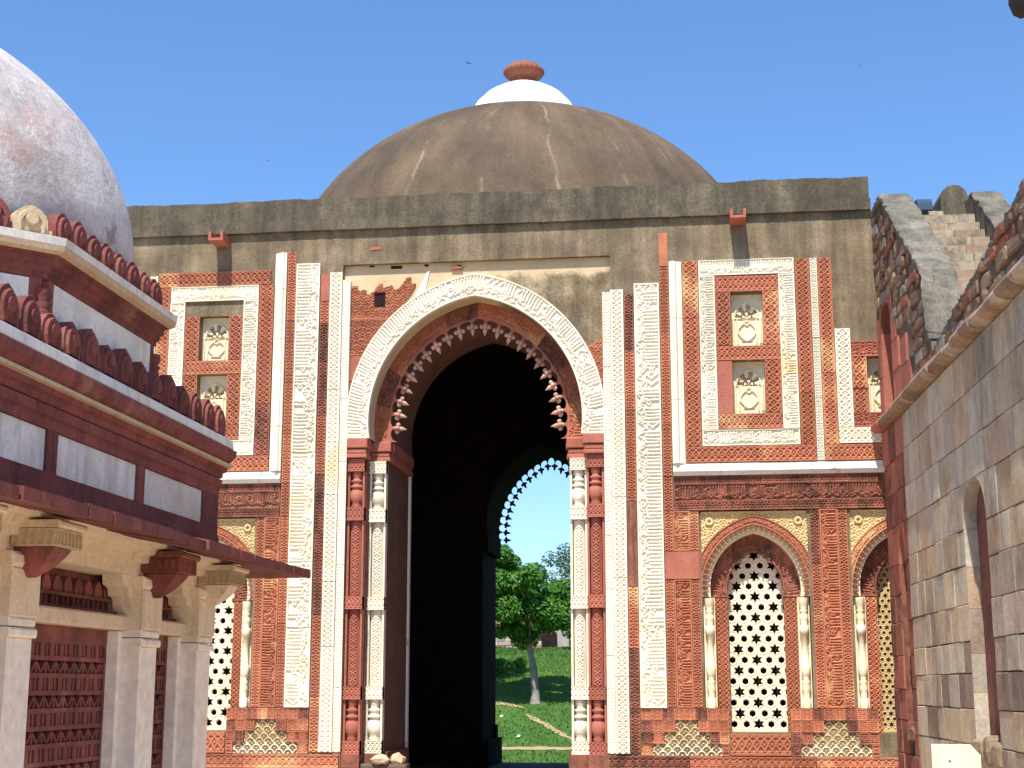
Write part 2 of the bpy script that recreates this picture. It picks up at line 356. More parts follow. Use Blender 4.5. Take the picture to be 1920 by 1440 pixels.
def p_flat(u, v, L, w): return np.where(edge(v, w, .03), 1.0, .72)

def seg(D, us, vs, a, b, r):
    du = us[1] - us[0]; dv = vs[1] - vs[0]; m = r + .03
    i0 = max(0, int((min(a[0], b[0]) - m - us[0]) / du)); i1 = min(len(us), int((max(a[0], b[0]) + m - us[0]) / du) + 2)
    j0 = max(0, int((min(a[1], b[1]) - m - vs[0]) / dv)); j1 = min(len(vs), int((max(a[1], b[1]) + m - vs[0]) / dv) + 2)
    if i1 <= i0 or j1 <= j0: return
    U = us[i0:i1, None]; V = vs[None, j0:j1]; bx, by = b[0] - a[0], b[1] - a[1]; q = bx * bx + by * by + 1e-9
    t = np.clip(((U - a[0]) * bx + (V - a[1]) * by) / q, 0, 1)
    d = np.hypot(U - a[0] - t * bx, V - a[1] - t * by) - r
    D[i0:i1, j0:j1] = np.minimum(D[i0:i1, j0:j1], d)
def poly(D, us, vs, pts, r):
    for a, b in zip(pts[:-1], pts[1:]): seg(D, us, vs, a, b, r)
def arc(cu, cv, r, a0, a1, n=7): return [(cu + r * cos(a0 + (a1 - a0) * i / n), cv + r * sin(a0 + (a1 - a0) * i / n)) for i in range(n + 1)]
def script_field(L, w, us, vs, seed, bw=.030):
    """flowing cursive lettering in relief: tall stems over a woven line of bowls, loops, teeth and points"""
    R = random.Random(seed); D = np.full((len(us), len(vs)), 9.0); k = (w / .46) ** .7 * .86; r = .0195 * k
    lo, hi = bw + .018, w - bw - .012; H = hi - lo; u = bw + .03
    base = lo + H * .28
    while u < L - bw - .04:
        c = R.random(); y = base + R.uniform(-.05, .06) * H; u_in = u
        if c < .68:                                            # a group of stems
            for _ in range(R.choice((2, 3, 3, 4, 5))):
                if u > L - bw - .04: break
                top = hi - R.uniform(0, .05) * H; bot = lo + R.uniform(.30, .46) * H; le = R.uniform(-.01, .01)
                poly(D, us, vs, [(u + le + .016 * k, top - .03 * k), (u + le, top), (u, bot)], r)
                if R.random() < .55: poly(D, us, vs, arc(u - .04 * k, bot, .04 * k, 0, -pi * R.uniform(.5, 1), 5), r * .9)
                u += R.uniform(.070, .086) * k
        elif c < .82:                                          # a deep bowl
            rad = R.uniform(.06, .085) * k; cv = lo + H * R.uniform(.42, .72); poly(D, us, vs, arc(u + rad, cv, rad, pi, 2 * pi, 8), r)
            seg(D, us, vs, (u + rad, cv + .01), (u + rad + .012, cv + .025), r * 1.1); u += rad * 1.8
        elif c < .93:                                          # a loop with a tail
            rad = R.uniform(.036, .046) * k; cv = lo + H * R.uniform(.45, .8)
            poly(D, us, vs, arc(u + rad, cv, rad, 0, 2 * pi, 9), r * .85)
            poly(D, us, vs, [(u + 2 * rad, cv), (u + 2 * rad + .05 * k, cv - .10 * k), (u + rad, cv - .17 * k)], r * .9); u += rad * 2.3
        else:                                                  # a long slant
            poly(D, us, vs, [(u, y + .10 * H), (u + .12 * k, y + .14 * H), (u + .02 * k, lo + H * .66), (u + .13 * k, hi - .02)], r); u += .15 * k
        a = u_in                                               # the woven lower line: bowls, teeth, points
        while a < u:
            d = R.random(); b = lo + R.uniform(.04, .30) * H
            if d < .45:
                rad = R.uniform(.035, .055) * k; poly(D, us, vs, arc(a + rad, b + rad * .4, rad, pi * R.uniform(.8, 1.1), 2 * pi, 6), r * .85); a += rad * 1.8
            elif d < .75:
                poly(D, us, vs, [(a, b), (a + .035 * k, b + .075 * k), (a + .06 * k, b + .01), (a + .095 * k, b + .07 * k)], r * .8); a += .11 * k
            else:
                t = R.uniform(-.9, .9); seg(D, us, vs, (a, b), (a + .045 * k * cos(t), b + .045 * k * sin(t)), r); seg(D, us, vs, (a + .01, lo + .42 * H), (a + .03 * k, lo + .45 * H), r * .9); a += .075 * k
    h = np.clip(-D / .011 * .5 + .5, 0, 1)
    U = us[:, None] + 0 * vs[None]; V = vs[None] + 0 * us[:, None]
    return np.maximum(h, (edge(V, w, bw) | edge(U, L, bw)).astype(float))

SEED = [100]
def relief(L, w, pat, step):
    if pat in (p_lattice, p_rings): step = min(step, .0118)
    elif pat == 'script': step = min(step, .0145)
    nu = max(3, int(L / step) + 1); nv = max(3, int(w / step) + 1)
    us = np.linspace(0, L, nu); vs = np.linspace(0, w, nv)
    if pat == 'script': SEED[0] += 1; H = script_field(L, w, us, vs, SEED[0])
    else:
        U, V = np.meshgrid(us, vs, indexing='ij'); H = pat(U, V, L, w)
    return us, vs, H
def grid_obj(name, T, Nn, Z, back, mat, parent, frame=FF, smooth=False):
    """relief sheet with its four sides carried back to the depth `back`"""
    nu, nv = T.shape; idx = np.arange(nu * nv).reshape(nu, nv)
    q = np.stack([idx[:-1, :-1], idx[1:, :-1], idx[1:, 1:], idx[:-1, 1:]], -1).reshape(-1, 4)
    ring = np.concatenate([idx[:, 0], idx[-1, 1:], idx[-2::-1, -1], idx[0, -2:0:-1]])
    m = len(ring); b = nu * nv + np.arange(m); r2 = np.roll(ring, -1); b2 = np.roll(b, -1)
    q = np.concatenate([q, np.stack([ring, b, b2, r2], -1)])
    t = np.concatenate([T.ravel(), T.ravel()[ring]]); n = np.concatenate([Nn.ravel(), np.full(m, back)]); z = np.concatenate([Z.ravel(), Z.ravel()[ring]])
    x, y, zz = frame(t, n, z)
    return link(name, np_mesh(name, np.stack([x + 0 * z, y + 0 * z, zz + 0 * z], -1), q, mat, smooth), parent)
def cut_sheet(o, mask):
    """remove the vertices of a relief sheet where mask is set"""
    bm = bmesh.new(); bm.from_mesh(o.data); fl = mask.ravel()
    bmesh.ops.delete(bm, geom=[v for v in bm.verts if v.index < len(fl) and fl[v.index]], context='VERTS'); bm.to_mesh(o.data); bm.free(); return o
def slab_cuts(L, mean, R):
    c = [0.0]
    while c[-1] < L - mean * 1.3: c.append(c[-1] + R.uniform(.65, 1.35) * mean)
    return c + [L]
def band(name, sx, x0, x1, z0, z1, pat, mat, parent, nf=.05, depth=.034, step=.0185, mean=1.7, horiz=False, blank=0.0, back=-.02, vflip=False, frame=FF, gap=.0045, altmat=None):
    """a run of carved slabs; sx = -1 mirrors it about the gate's axis"""
    L, w = (x1 - x0, z1 - z0) if horiz else (z1 - z0, x1 - x0)
    us, vs, H = relief(L, w, pat, step); R = random.Random(int(abs(x0) * 731 + z0 * 97 + (sx > 0)))
    cuts = slab_cuts(L, mean, R); nv = len(vs); out = []
    for a, b in zip(cuts[:-1], cuts[1:]):
        i0 = int(round(a / L * (len(us) - 1))); i1 = int(round(b / L * (len(us) - 1)))
        if i1 - i0 < 2: continue
        h = H[i0:i1 + 1].copy(); u = us[i0:i1 + 1].copy(); u[0] += gap; u[-1] -= gap
        if R.random() < blank: h = .25 + .55 * (nr.rand(*h.shape) * .12 + .8)
        f = nf + R.uniform(-.007, .007)
        wear = (nr.rand(*h.shape) - .5) * .004
        n = f - depth * (1 - h) + wear; vv = vs.copy(); vv[0] += .0015; vv[-1] -= .0015
        U, V = np.meshgrid(u, vv, indexing='ij')
        if vflip: V = w - V
        if horiz: T, Z = x0 + U, z0 + V
        else: T, Z = x0 + V, z0 + U
        mm = altmat if (altmat and R.random() < .3) else mat
        out.append(grid_obj(name, sx * T, n, Z, back, mm, parent, frame))
    return out

class Arch:
    """two-centred pointed arch, slightly drawn in at the springing"""
    def __init__(s, cx, a, zs, za, e):
        h = za - zs - e; s.c = (h * h - a * a - e * e) / (2 * a); s.R = sqrt((a + s.c) ** 2 + e * e); s.cx = cx; s.ze = zs + e; s.zs = zs
    def side(s, R):                                           # angle range of the left arc
        return math.asin(min(1, max(-1, (s.zs - s.ze) / R))), math.acos(max(-1, min(1, s.c / R)))
    def pt(s, R, q):                                          # q in 0..1 from left springing over the apex to the right
        a0, a1 = s.side(R); m = q * 2 if q <= .5 else (1 - q) * 2; a = a0 + (a1 - a0) * m
        x = s.c - R * cos(a); z = s.ze + R * sin(a)
        return (s.cx + (x if q <= .5 else -x), z)
    def pts(s, R, n): return [s.pt(R, i / n) for i in range(n + 1)]
    def inside(s, T, Z, R):                                   # inside the curve of radius R
        x = abs(T - s.cx); return (np.hypot(x + s.c, Z - s.ze) < R)
    def length(s, R): a0, a1 = s.side(R); return 2 * R * (a1 - a0)
def arch_band(name, A, R0, R1, nf, back, pat, mat, parent, pieces, step=.0185, depth=.034, mats=None, clamp=None):
    L = A.length((R0 + R1) / 2); w = R1 - R0; us, vs, H = relief(L, w, pat, step)
    nu = len(us); cut = [int(round(i * (nu - 1) / pieces)) for i in range(pieces + 1)]; mid = (nu - 1) // 2
    Rr = random.Random(int(R1 * 1000)); out = []
    if pieces % 2 == 0: cut[pieces // 2] = mid
    P = np.zeros((nu, len(vs), 2))
    for i in range(nu):
        for j, v in enumerate(vs): P[i, j] = A.pt(R0 + v, us[i] / L)
    if clamp: P[..., 0] = np.clip(P[..., 0], A.cx - clamp, A.cx + clamp)
    for k in range(pieces):
        i0, i1 = cut[k], cut[k + 1]; f = nf + Rr.uniform(-.006, .006)
        n = f - depth * (1 - H[i0:i1 + 1]) + (nr.rand(i1 - i0 + 1, len(vs)) - .5) * .004
        out.append(grid_obj(name, P[i0:i1 + 1, :, 0], n, P[i0:i1 + 1, :, 1], back, mats[k % len(mats)] if mats else mat, parent))
    return out
def arch_wall(mb, A, R, x0, x1, ztop, n0, n1, nseg=48):
    """wall with an arched opening, from the springing up, between depths n0 (front) and n1 (back)"""
    C = (A.cx, A.zs); pts = A.pts(R, nseg); O = []
    for p in pts:
        dx, dz = p[0] - C[0], max(p[1] - C[1], 0); t = 1e9
        if dx > 1e-9: t = min(t, (x1 - C[0]) / dx)
        if dx < -1e-9: t = min(t, (x0 - C[0]) / dx)
        if dz > 1e-9: t = min(t, (ztop - C[1]) / dz)
        O.append((C[0] + dx * t, C[1] + dz * t))
    for n, o in ((n0, 0), (n1, 1)):
        for i in range(nseg):
            a, b, c, d = pts[i], pts[i + 1], O[i + 1], O[i]
            mb.add([(a[0], n, a[1]), (b[0], n, b[1]), (c[0], n, c[1]), (d[0], n, d[1])], [(0, 1, 2, 3)])
            if abs(c[0] - d[0]) > 1e-6 and abs(c[1] - d[1]) > 1e-6:
                k = (x0 if d[0] - x0 < 1e-6 else x1, ztop); mb.add([(d[0], n, d[1]), (c[0], n, c[1]), (k[0], n, k[1])], [(0, 1, 2)])
    for i in range(nseg):
        a, b = pts[i], pts[i + 1]; mb.add([(a[0], n0, a[1]), (a[0], n1, a[1]), (b[0], n1, b[1]), (b[0], n0, b[1])], [(0, 1, 2, 3)])
    mb.add([(x0, n0, ztop), (x1, n0, ztop), (x1, n1, ztop), (x0, n1, ztop)], [(0, 1, 2, 3)])
def scallops(name, A, R, count, n0, n1, depth, out_w, mat, parent, sub=7):
    """fringe of concave cusps along the intrados: returns the cusp points"""
    mb = MB(FF); inner = []; tips = []; M = count * sub
    for i in range(M + 1):
        f = (i % sub) / sub; q = i / M; s = 2 * f - 1
        off = depth * (1 - sqrt(max(0, 1 - s * s)) ** .9)
        inner.append(A.pt(R - off, q))
        if i % sub == 0: tips.append((A.pt(R - depth, q), A.pt(R, q)))
    outer = [A.pt(R + out_w, i / M) for i in range(M + 1)]
    for i in range(M):
        for n, fl in ((n0, 0), (n1, 1)):
            vs = [(inner[i][0], n, inner[i][1]), (inner[i + 1][0], n, inner[i + 1][1]), (outer[i + 1][0], n, outer[i + 1][1]), (outer[i][0], n, outer[i][1])]
            mb.add(vs, [(0, 1, 2, 3)])
        mb.add([(inner[i][0], n0, inner[i][1]), (inner[i][0], n1, inner[i][1]), (inner[i + 1][0], n1, inner[i + 1][1]), (inner[i + 1][0], n0, inner[i + 1][1])], [(0, 1, 2, 3)])
    mb.build(name, mat, parent)
    return tips

# ================================================================== THE SETTING
def terrain(x, y):
    t = np.clip((y - 34.0) / 42.0, 0, 1); s = t * t * (3 - 2 * t)
    return -1.0 + 6.6 * s + .12 * np.sin(x * .31 + y * .17) * t + .07 * np.sin(x * .9 - y * .43) * t + np.clip(y - 76, 0, 40) * .02
def grass_mat(name='grass_ground', k=1.0):
    m, nt, b = mk(name); v, rnd, obj = coords(nt, 0.0)
    col = ramp(nt, noise(nt, obj, .35, 6, .65), [(.3, (.045 * k, .105 * k, .016 * k)), (.55, (.066 * k, .155 * k, .022 * k)), (.75, (.11 * k, .185 * k, .032 * k))])
    col = mix(nt, 1.0, col, ramp(nt, noise(nt, obj, 9, 5, .75), [(.3, .6), (.7, 1.3)]), 'MULTIPLY')
    col = mix(nt, ramp(nt, noise(nt, obj, .22, 5, .7), [(.66, 0), (.74, .7)]), col, (.30, .22, .11))
    nt.links.new(col, b.inputs['Base Color']); bump(nt, b, noise(nt, obj, 12, 5, .8), .8, .1)
    return m
GRASS = grass_mat()
def ground_mat():
    m, nt, b = mk('dry_ground'); v, rnd, obj = coords(nt, 0.0)
    nt.links.new(ramp(nt, noise(nt, obj, .02, 8, .6), [(.35, (.07, .12, .03)), (.6, (.22, .18, .10))]), b.inputs['Base Color']); return m
g = MB(); g.add([(-2500, -2500, -1.9), (2500, -2500, -1.9), (2500, 2500, -1.9), (-2500, 2500, -1.9)], [(0, 1, 2, 3)])
tag(g.build('ground', ground_mat()), kind='structure')
xs = np.linspace(-45, 45, 91); ys = np.linspace(17.6, 125, 130); X, Y = np.meshgrid(xs, ys, indexing='ij')
ii = np.arange(X.size).reshape(X.shape)
tag(link('lawn', np_mesh('lawn', np.stack([X, Y, terrain(X, Y)], -1).reshape(-1, 3),
    np.stack([ii[:-1, :-1], ii[1:, :-1], ii[1:, 1:], ii[:-1, 1:]], -1).reshape(-1, 4), GRASS, True)), kind='structure')
c = MB(); c.box(-45, 45, -60, -.3, -1.8, 0)
tag(c.build('courtyard', PAVE), kind='structure')
EARTH = stone('bare_earth', (.40, .29, .18), (.28, .21, .11), per=0, spread=0)
def path_strip(name, pts, w):
    fine = []
    for (xa, ya), (xb, yb) in zip(pts[:-1], pts[1:]):
        n = max(1, int(hypot(xb - xa, yb - ya) / .22))
        fine += [(xa + (xb - xa) * i / n + rng.uniform(-.03, .03), ya + (yb - ya) * i / n + rng.uniform(-.05, .05)) for i in range(n)]
    pts = fine + [pts[-1]]; vs = []
    for i, (x, y) in enumerate(pts):
        a = pts[max(0, i - 1)]; b = pts[min(len(pts) - 1, i + 1)]; d = hypot(b[0] - a[0], b[1] - a[1]); nx, ny = -(b[1] - a[1]) / d, (b[0] - a[0]) / d
        for s in (-1, 1):
            ww = w * (.55 + .7 * rng.random()) * min(1, .15 + i * .25, .15 + (len(pts) - 1 - i) * .25)
            px, py = x + nx * ww * s, y + ny * ww * s; vs.append((px, py, float(terrain(np.array(px), np.array(py))) + .035))
    mb = MB(); mb.add(vs, [(2 * i, 2 * i + 1, 2 * i + 3, 2 * i + 2) for i in range(len(pts) - 1)])
    return tag(mb.build(name, EARTH), kind='structure')
# ================================================================== THE GATE
gate = thing('gate_building', (0, 8.5, 0), 'domed gateway of red sandstone and white marble with a tall pointed arch', 'gateway')
A1 = Arch(0, 2.86, 8.2, 11.89, .40)                     # white order: outer 3.436, inner 2.93
R_OUT, R_IN, R_CUSP = A1.R, A1.R - .505, A1.R - .93
# --- walls
def wall_with_openings(mb, x0, x1, z0, z1, holes, d=-3.1):
    """solid wall between x0..x1, z0..z1 with rectangular openings (hx0, hx1, hz0, hz1) in columns that do not overlap"""
    x = x0
    cols = sorted({(h[0], h[1]) for h in holes})
    for c0, c1 in cols:
        mb.box(x, c0, d, 0, z0, z1); z = z0
        for h in sorted([h for h in holes if (h[0], h[1]) == (c0, c1)], key=lambda q: q[2]): mb.box(c0, c1, d, 0, z, h[2]); z = h[3]
        mb.box(c0, c1, d, 0, z, z1); x = c1
    mb.box(x, x1, d, 0, z0, z1)
def win_arch(cx): return Arch(cx, 1.10, 4.66, 6.17, .17)
mw = MB(FF); HW = 1.115
for s, xo, cs in ((1, 10.4, (6.0, 9.11)), (-1, 9.2, (6.0,))):
    W = MB(lambda t, n, z, s=s: (s * t, -n, z))
    wall_with_openings(W, 2.845, xo, 0, 8.2, [(c - HW, c + HW, 1.86, 6.6) for c in cs])
    for c in cs: arch_wall(W, win_arch(c), win_arch(c).R - .14, c - HW, c + HW, 6.6, -.20, -.62, 40)
    H = [(5.656, 6.34, 8.56, 9.73), (5.656, 6.34, 10.055, 11.24 if s > 0 else 11.09)]
    if s > 0: H.append((8.51, 9.19, 8.53, 9.73))
    wall_with_openings(W, 3.03, xo, 8.2, 12.2, H)
    b0 = len(mw.v); mw.v += W.v; mw.f += [tuple(b0 + i for i in f) for f in W.f]
mw.box(-9.2, 10.4, -3.1, 0, 12.2, 12.95)
mw.build('plaster_wall', PLA, gate)
m = MB(FF); arch_wall(m, A1, R_IN, -3.03, 3.03, 12.2, -.13, -.66); m.build('spandrel_panel', SPAN, gate)
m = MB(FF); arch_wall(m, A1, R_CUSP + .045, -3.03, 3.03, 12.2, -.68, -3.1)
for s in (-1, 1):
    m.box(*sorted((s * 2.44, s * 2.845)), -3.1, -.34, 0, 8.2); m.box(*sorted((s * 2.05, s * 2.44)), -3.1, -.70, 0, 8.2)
m.build('passage_wall', REVEAL_SHADE, gate)
# --- interior hall (dark, closed except for the two arches in line)
m = MB(FF)
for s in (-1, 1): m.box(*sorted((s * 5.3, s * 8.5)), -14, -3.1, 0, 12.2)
m.build('hall_wall', INNER_SHADE, gate)
m = MB(FF); m.box(-8.5, 8.5, -14, -3.1, 12.2, 12.8); m.build('hall_ceiling', INNER_SHADE, gate)
A2 = Arch(0, 1.74, 7.55, 10.28, .25)
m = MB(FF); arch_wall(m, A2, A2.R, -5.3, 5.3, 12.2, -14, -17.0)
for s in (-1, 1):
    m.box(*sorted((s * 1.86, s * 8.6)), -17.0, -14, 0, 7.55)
m.build('rear_wall', INNER_SHADE, gate)
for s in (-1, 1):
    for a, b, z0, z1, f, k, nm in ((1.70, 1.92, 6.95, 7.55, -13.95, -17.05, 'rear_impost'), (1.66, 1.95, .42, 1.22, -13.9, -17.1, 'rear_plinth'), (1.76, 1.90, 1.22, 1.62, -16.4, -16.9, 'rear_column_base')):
        m = MB(FF); m.block(*sorted((s * a, s * b)), z0, z1, f, k, .03); m.build(nm, INNER_SHADE, gate)
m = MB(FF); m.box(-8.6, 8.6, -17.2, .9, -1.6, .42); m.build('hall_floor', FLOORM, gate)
# --- the fringe of lotus buds
def bud_mesh():
    b = MB(); b.lathe([(.001, -.26), (.016, -.225), (.036, -.185), (.045, -.15), (.036, -.10), (.001, -.07)], 0, 0, 8); b.ball((0, 0, -.045), (.044, .044, .05), 8, 5)
    b.ball((-.066, -.01, -.085), (.046, .040, .044), 7, 5); b.ball((.066, -.01, -.085), (.046, .040, .044), 7, 5); b.ball((0, -.055, -.085), (.042, .040, .044), 7, 5)
    return b
BUDM = stone('bud_stone', (.58, .38, .30), (.46, .24, .17), per=.25, bumpy=.1)
budme = bud_mesh().mesh('lotus_bud', BUDM, True)
budme2 = bud_mesh().mesh('lotus_bud', INNER_SHADE, True)  # rear buds: shaded copy, the gloom is in their colour
def hang_buds(tips, y, me, parent, scale=1.0):
    for (tx, tz), (ox, oz) in tips:
        o = link('lotus_bud', me, parent, (tx, y, tz)); dx, dz = tx - ox, tz - oz
        o.rotation_euler = (0, atan2(-dx, -dz), 0); o.scale = (scale,) * 3
tips = scallops('cusped_fringe', A1, R_CUSP + .055, 23, -.615, -.675, .125, .02, REDP, gate)
hang_buds([((t[0] * .55 + o[0] * .45, t[1] * .55 + o[1] * .45), o) for t, o in tips[1:-1]], .625, budme, gate, 1.22)
tips = scallops('cusped_fringe', A2, A2.R, 25, -16.86, -16.98, .15, .05, INNER_SHADE, gate)
hang_buds(tips, 16.92, budme2, gate, 1.0)
# --- marble order, red order
arch_band('marble_voussoir', A1, R_IN, R_OUT, .02, -.135, 'script', MAR, gate, 12, depth=.036)
arch_band('sandstone_voussoir', A1, R_CUSP + .07, R_IN + .03, -.61, -.70, 'script', RED, gate, 10, depth=.036, mats=[RED, REDS, RED])
# --- spandrel fragments of red carving
def fragment(x0, x1, z0, z1, keep, pat, mat, nf=-.075, back=-.135, name='sandstone_fragment'):
    L, w = x1 - x0, z1 - z0; us, vs, H = relief(L, w, pat, .0185); U, V = np.meshgrid(us, vs, indexing='ij'); T, Z = x0 + U, z0 + V
    n = nf - .036 * (1 - H); n[~keep(T, Z) | A1.inside(T, Z, R_OUT - .03)] = back
    return cut_sheet(grid_obj(name, T, n, Z, back - .004, mat, gate), A1.inside(T, Z, R_OUT - .12))
wob = lambda T, Z: .08 * np.sin(T * 9 + Z * 5) + .06 * np.sin(T * 23 - Z * 17)
fragment(-2.84, -1.36, 10.93, 11.88, lambda T, Z: (Z < 11.62 + .22 * np.clip(T + 2.2, 0, 1) + wob(T, Z)) & ~((abs(T + 2.2) < .13) & (abs(Z - 11.33) < .22) & (Z > 11.2)) & (T < -1.5 + wob(T, Z)), p_scroll, RED)
m = MB(FF); m.box(-2.33, -2.07, -.30, -.128, 11.11, 11.55); m.build('putlog_hole_shade', INNER_SHADE, gate)  # flush dark block, painted as the shade inside a hole
fragment(-2.84, -1.5, 10.10, 10.925, lambda T, Z: Z < 11, p_scroll, RED)
fragment(-2.84, -2.0, 9.55, 10.095, lambda T, Z: Z < 11, p_plain, REDP, -.085)
fragment(-2.84, -2.2, 8.3, 9.545, lambda T, Z: Z < 11, p_scroll, RED)
fragment(2.2, 2.84, 8.3, 10.35, lambda T, Z: (Z < 10.25 + .5 * wob(T, Z)), p_scroll, RED)
m = MB(FF); m.block(-.55, -.30, 12.02, 12.10, -.06, -.14); m.build('sandstone_fragment', REDS, gate)
m = MB(FF); m.prism([(-2.42, 12.52), (-2.16, 12.53), (-2.15, 12.6), (-2.40, 12.6)], -.02, .012); m.build('sandstone_fragment', RED, gate)
for hx, hz, hw, hh in ((-1.95, 12.10, .26, .07), (-1.18, 12.13, .10, .05), (-.42, 12.06, .09, .08), (-2.45, 12.16, .12, .035)):
    m = MB(FF); m.box(hx, hx + hw, -.2, -.126, hz, hz + hh); m.build('putlog_hole_shade', INNER_SHADE, gate)  # dark blocks on the wall face stand for shaded hollows
# broken marble sliver left in the spandrel
m = MB(FF); m.prism([(-1.42, 11.35), (-1.12, 11.98), (-1.05, 12.02), (-1.16, 11.5)], -.14, -.10); m.build('marble_fragment', MAR, gate)
# --- vertical bands either side of the arch
for s in (-1, 1):
    Lf = s < 0
    band('marble_slab', s, 2.85, 3.022, 1.43, 11.84 if Lf else 11.36, p_scroll if False else (lambda u, v, L, w: p_rings(u, v, L, w)), MAR, gate, nf=.025, depth=.02, back=-.14)
    band('marble_slab', s, 3.03, 3.315, 1.43, 12.02 if Lf else 11.40, p_lattice, MAR, gate, nf=.07)
    z1 = 11.35 if Lf else 11.28
    band('sandstone_slab', s, 3.33, 3.535, 1.43, z1, p_rings, RED, gate, nf=.03, blank=.10, altmat=REDS)
    if Lf: band('sandstone_slab', s, 3.33, 3.535, z1 + .005, 12.0, p_plain, REDP, gate, nf=.035)
    band('marble_slab', s, 3.55, 4.10, 2.36, 12.25 if Lf else 11.52, 'script', MAR, gate, nf=.075, depth=.042, mean=2.0)
    band('sandstone_slab', s, 4.118, 4.312, 7.22, 12.55 if Lf else 12.67, p_rings, RED, gate, nf=.03, blank=.18)
    band('sandstone_slab', s, 4.118, 4.312, 6.48, 7.21, p_rings, RED, gate, nf=.03)
# --- impost mouldings
for s in (-1, 1):
    for (z0, z1, gr) in ((7.98, 8.195, .035), (7.86, 7.965, .0), (7.76, 7.85, .02)):
        m = MB(FF); m.block(*sorted((s * (2.42 - gr), s * 2.852)), z0, z1, .005 + gr, -.40, .015); m.build('impost_moulding', REDP, gate)
        m = MB(FF); m.block(*sorted((s * (2.015 - gr), s * 2.44)), z0, z1, -.60 + gr, -.80, .015); m.build('impost_moulding', REDP, gate)
        m = MB(FF); m.box(*sorted((s * (1.985 - gr), s * 2.06)), -3.14, -.81, z0, z1); m.build('impost_moulding', REDP, gate)
    m = MB(FF); m.box(*sorted((s * 1.97, s * 2.055)), -3.1, -.72, .42, 1.42); m.build('jamb_plinth', REDS, gate)
    m = MB(FF); m.box(*sorted((s * 2.0, s * 2.06)), -3.16, -3.02, 1.42, 7.75); m.build('jamb_colonnette', MARS, gate)
# --- engaged columns
BAL = [(.10, 0), (.115, .05), (.10, .11), (.125, .16), (.145, .22), (.155, .32), (.14, .44), (.105, .50), (.10, .53), (.14, .55), (.14, .60), (.10, .62), (.095, .68), (.125, .72), (.125, .76), (.09, .78), (.09, .84), (.11, .88), (.11, .93), (.10, 1.0)]
def column(s, xc, nb, w, mat, name):
    """pilaster with carved blocks, a half-round carved shaft and two turned balusters; nb = face depth"""
    m = MB(FF)
    for e in (-1, 1): m.block(*sorted((s * xc + e * w * .5, s * xc + e * (w * .5 - .048))), 1.39, 7.74, nb - .05, nb - .30, .006)
    m.box(s * xc - w / 2 + .05, s * xc + w / 2 - .05, nb - .30, nb - .23, 1.39, 7.74)
    p = m.build(name, mat, gate)
    blocks = [(1.39, 1.66), (2.53, 2.80), (4.45, 4.73), (6.38, 6.67), (7.47, 7.74)]
    for z0, z1 in blocks:
        us, vs, H = relief(w, z1 - z0, p_lattice, .016); U, V = np.meshgrid(us, vs, indexing='ij')
        grid_obj('carved_block', s * xc - w / 2 + U, nb + .012 - .026 * (1 - H), z0 + V, nb - .22, mat, p)
    for z0, z1 in ((2.80, 4.45), (4.73, 6.38)):
        us, vs, H = relief(z1 - z0 - .01, .36, p_lattice, .017); U, V = np.meshgrid(us, vs, indexing='ij'); a = (V / .36 - .5) * pi * .93
        r = w * .345; H = np.where(abs(a) < .62, H, np.where(abs(a) > 1.0, 1, .0 * H + .75)); rr = r - .030 * (1 - H)
        fc = np.clip(np.minimum(U, U[-1, 0] - U) / .07, 0, 1) ** .5
        grid_obj('carved_shaft', s * xc + rr * np.sin(a), nb - .185 + (rr * np.cos(a)) * (.85 + .15 * fc), z0 + .005 + U, nb - .23, mat, p)
    for z0, z1, up in ((1.66, 2.53, 1), (6.67, 7.47, 1)):
        b = MB(); h = z1 - z0
        b.lathe([(r * w / .38 * 1.08, z0 + q * h) for r, q in BAL], s * xc, -(nb - .15), 22, .05, 11); b.build('baluster', mat, p, True)
    m = MB(FF); m.block(s * xc - w / 2 - .012, s * xc + w / 2 + .012, 1.10, 1.385, nb + .03, nb - .3, .008); m.build('column_base', REDS, p)
for s in (-1, 1):
    column(s, 2.645, -.06, .375, REDP, 'sandstone_column'); column(s, 2.245, -.45, .375, MAR, 'marble_column')
# --- moulded marble frame, frieze
def moulding(s, t0, t1, z0, z1, vertical, name='marble_moulding'):
    w = (t1 - t0) if vertical else (z1 - z0)
    prof = [(0, 0), (.075, 0), (.085, .18), (.11, .22), (.13, .34), (.11, .50), (.085, .54), (.06, .60), (.06, .80), (.035, .84), (.035, 1), (0, 1)]
    R = random.Random(int(t0 * 50 + z1 * 7 + s)); cuts = slab_cuts((z1 - z0) if vertical else (t1 - t0), 1.5, R)
    for a, b in zip(cuts[:-1], cuts[1:]):
        m = MB(FF)
        if vertical: vs = lambda c: [(s * (t0 + q * w), n, z0 + c) for n, q in prof]
        else: vs = lambda c: [(s * (t0 + c), n, z0 + q * w) for n, q in prof]
        k = len(prof); m.add(vs(a + .004) + vs(b - .004), [tuple(range(k)), tuple(range(2 * k - 1, k - 1, -1))] + [(i, i + k, (i + 1) % k + k, (i + 1) % k) for i in range(k)])
        m.build(name, MARS if not vertical else MAR, gate)
for s in (-1, 1):
    moulding(s, 4.33, 4.60, 7.49, 11.99 if s > 0 else 12.52, True); moulding(s, 4.33, 8.95, 7.225, 7.485, False)
    e = 9.1
    band('sandstone_slab', s, 4.33, e, 7.05, 7.215, p_rings, REDS, gate, nf=.03, horiz=True)
    band('sandstone_slab', s, 4.118, e, 6.67, 7.045, 'script', REDS if s > 0 else RED, gate, nf=.045, depth=.042, horiz=True, mean=2.2) if False else band('sandstone_slab', s, 4.33, e, 6.67, 7.045, 'script', REDS, gate, nf=.045, depth=.042, horiz=True, mean=2.2)
    band('sandstone_slab', s, 4.33, e, 6.48, 6.665, p_rings, REDS, gate, nf=.055, horiz=True)
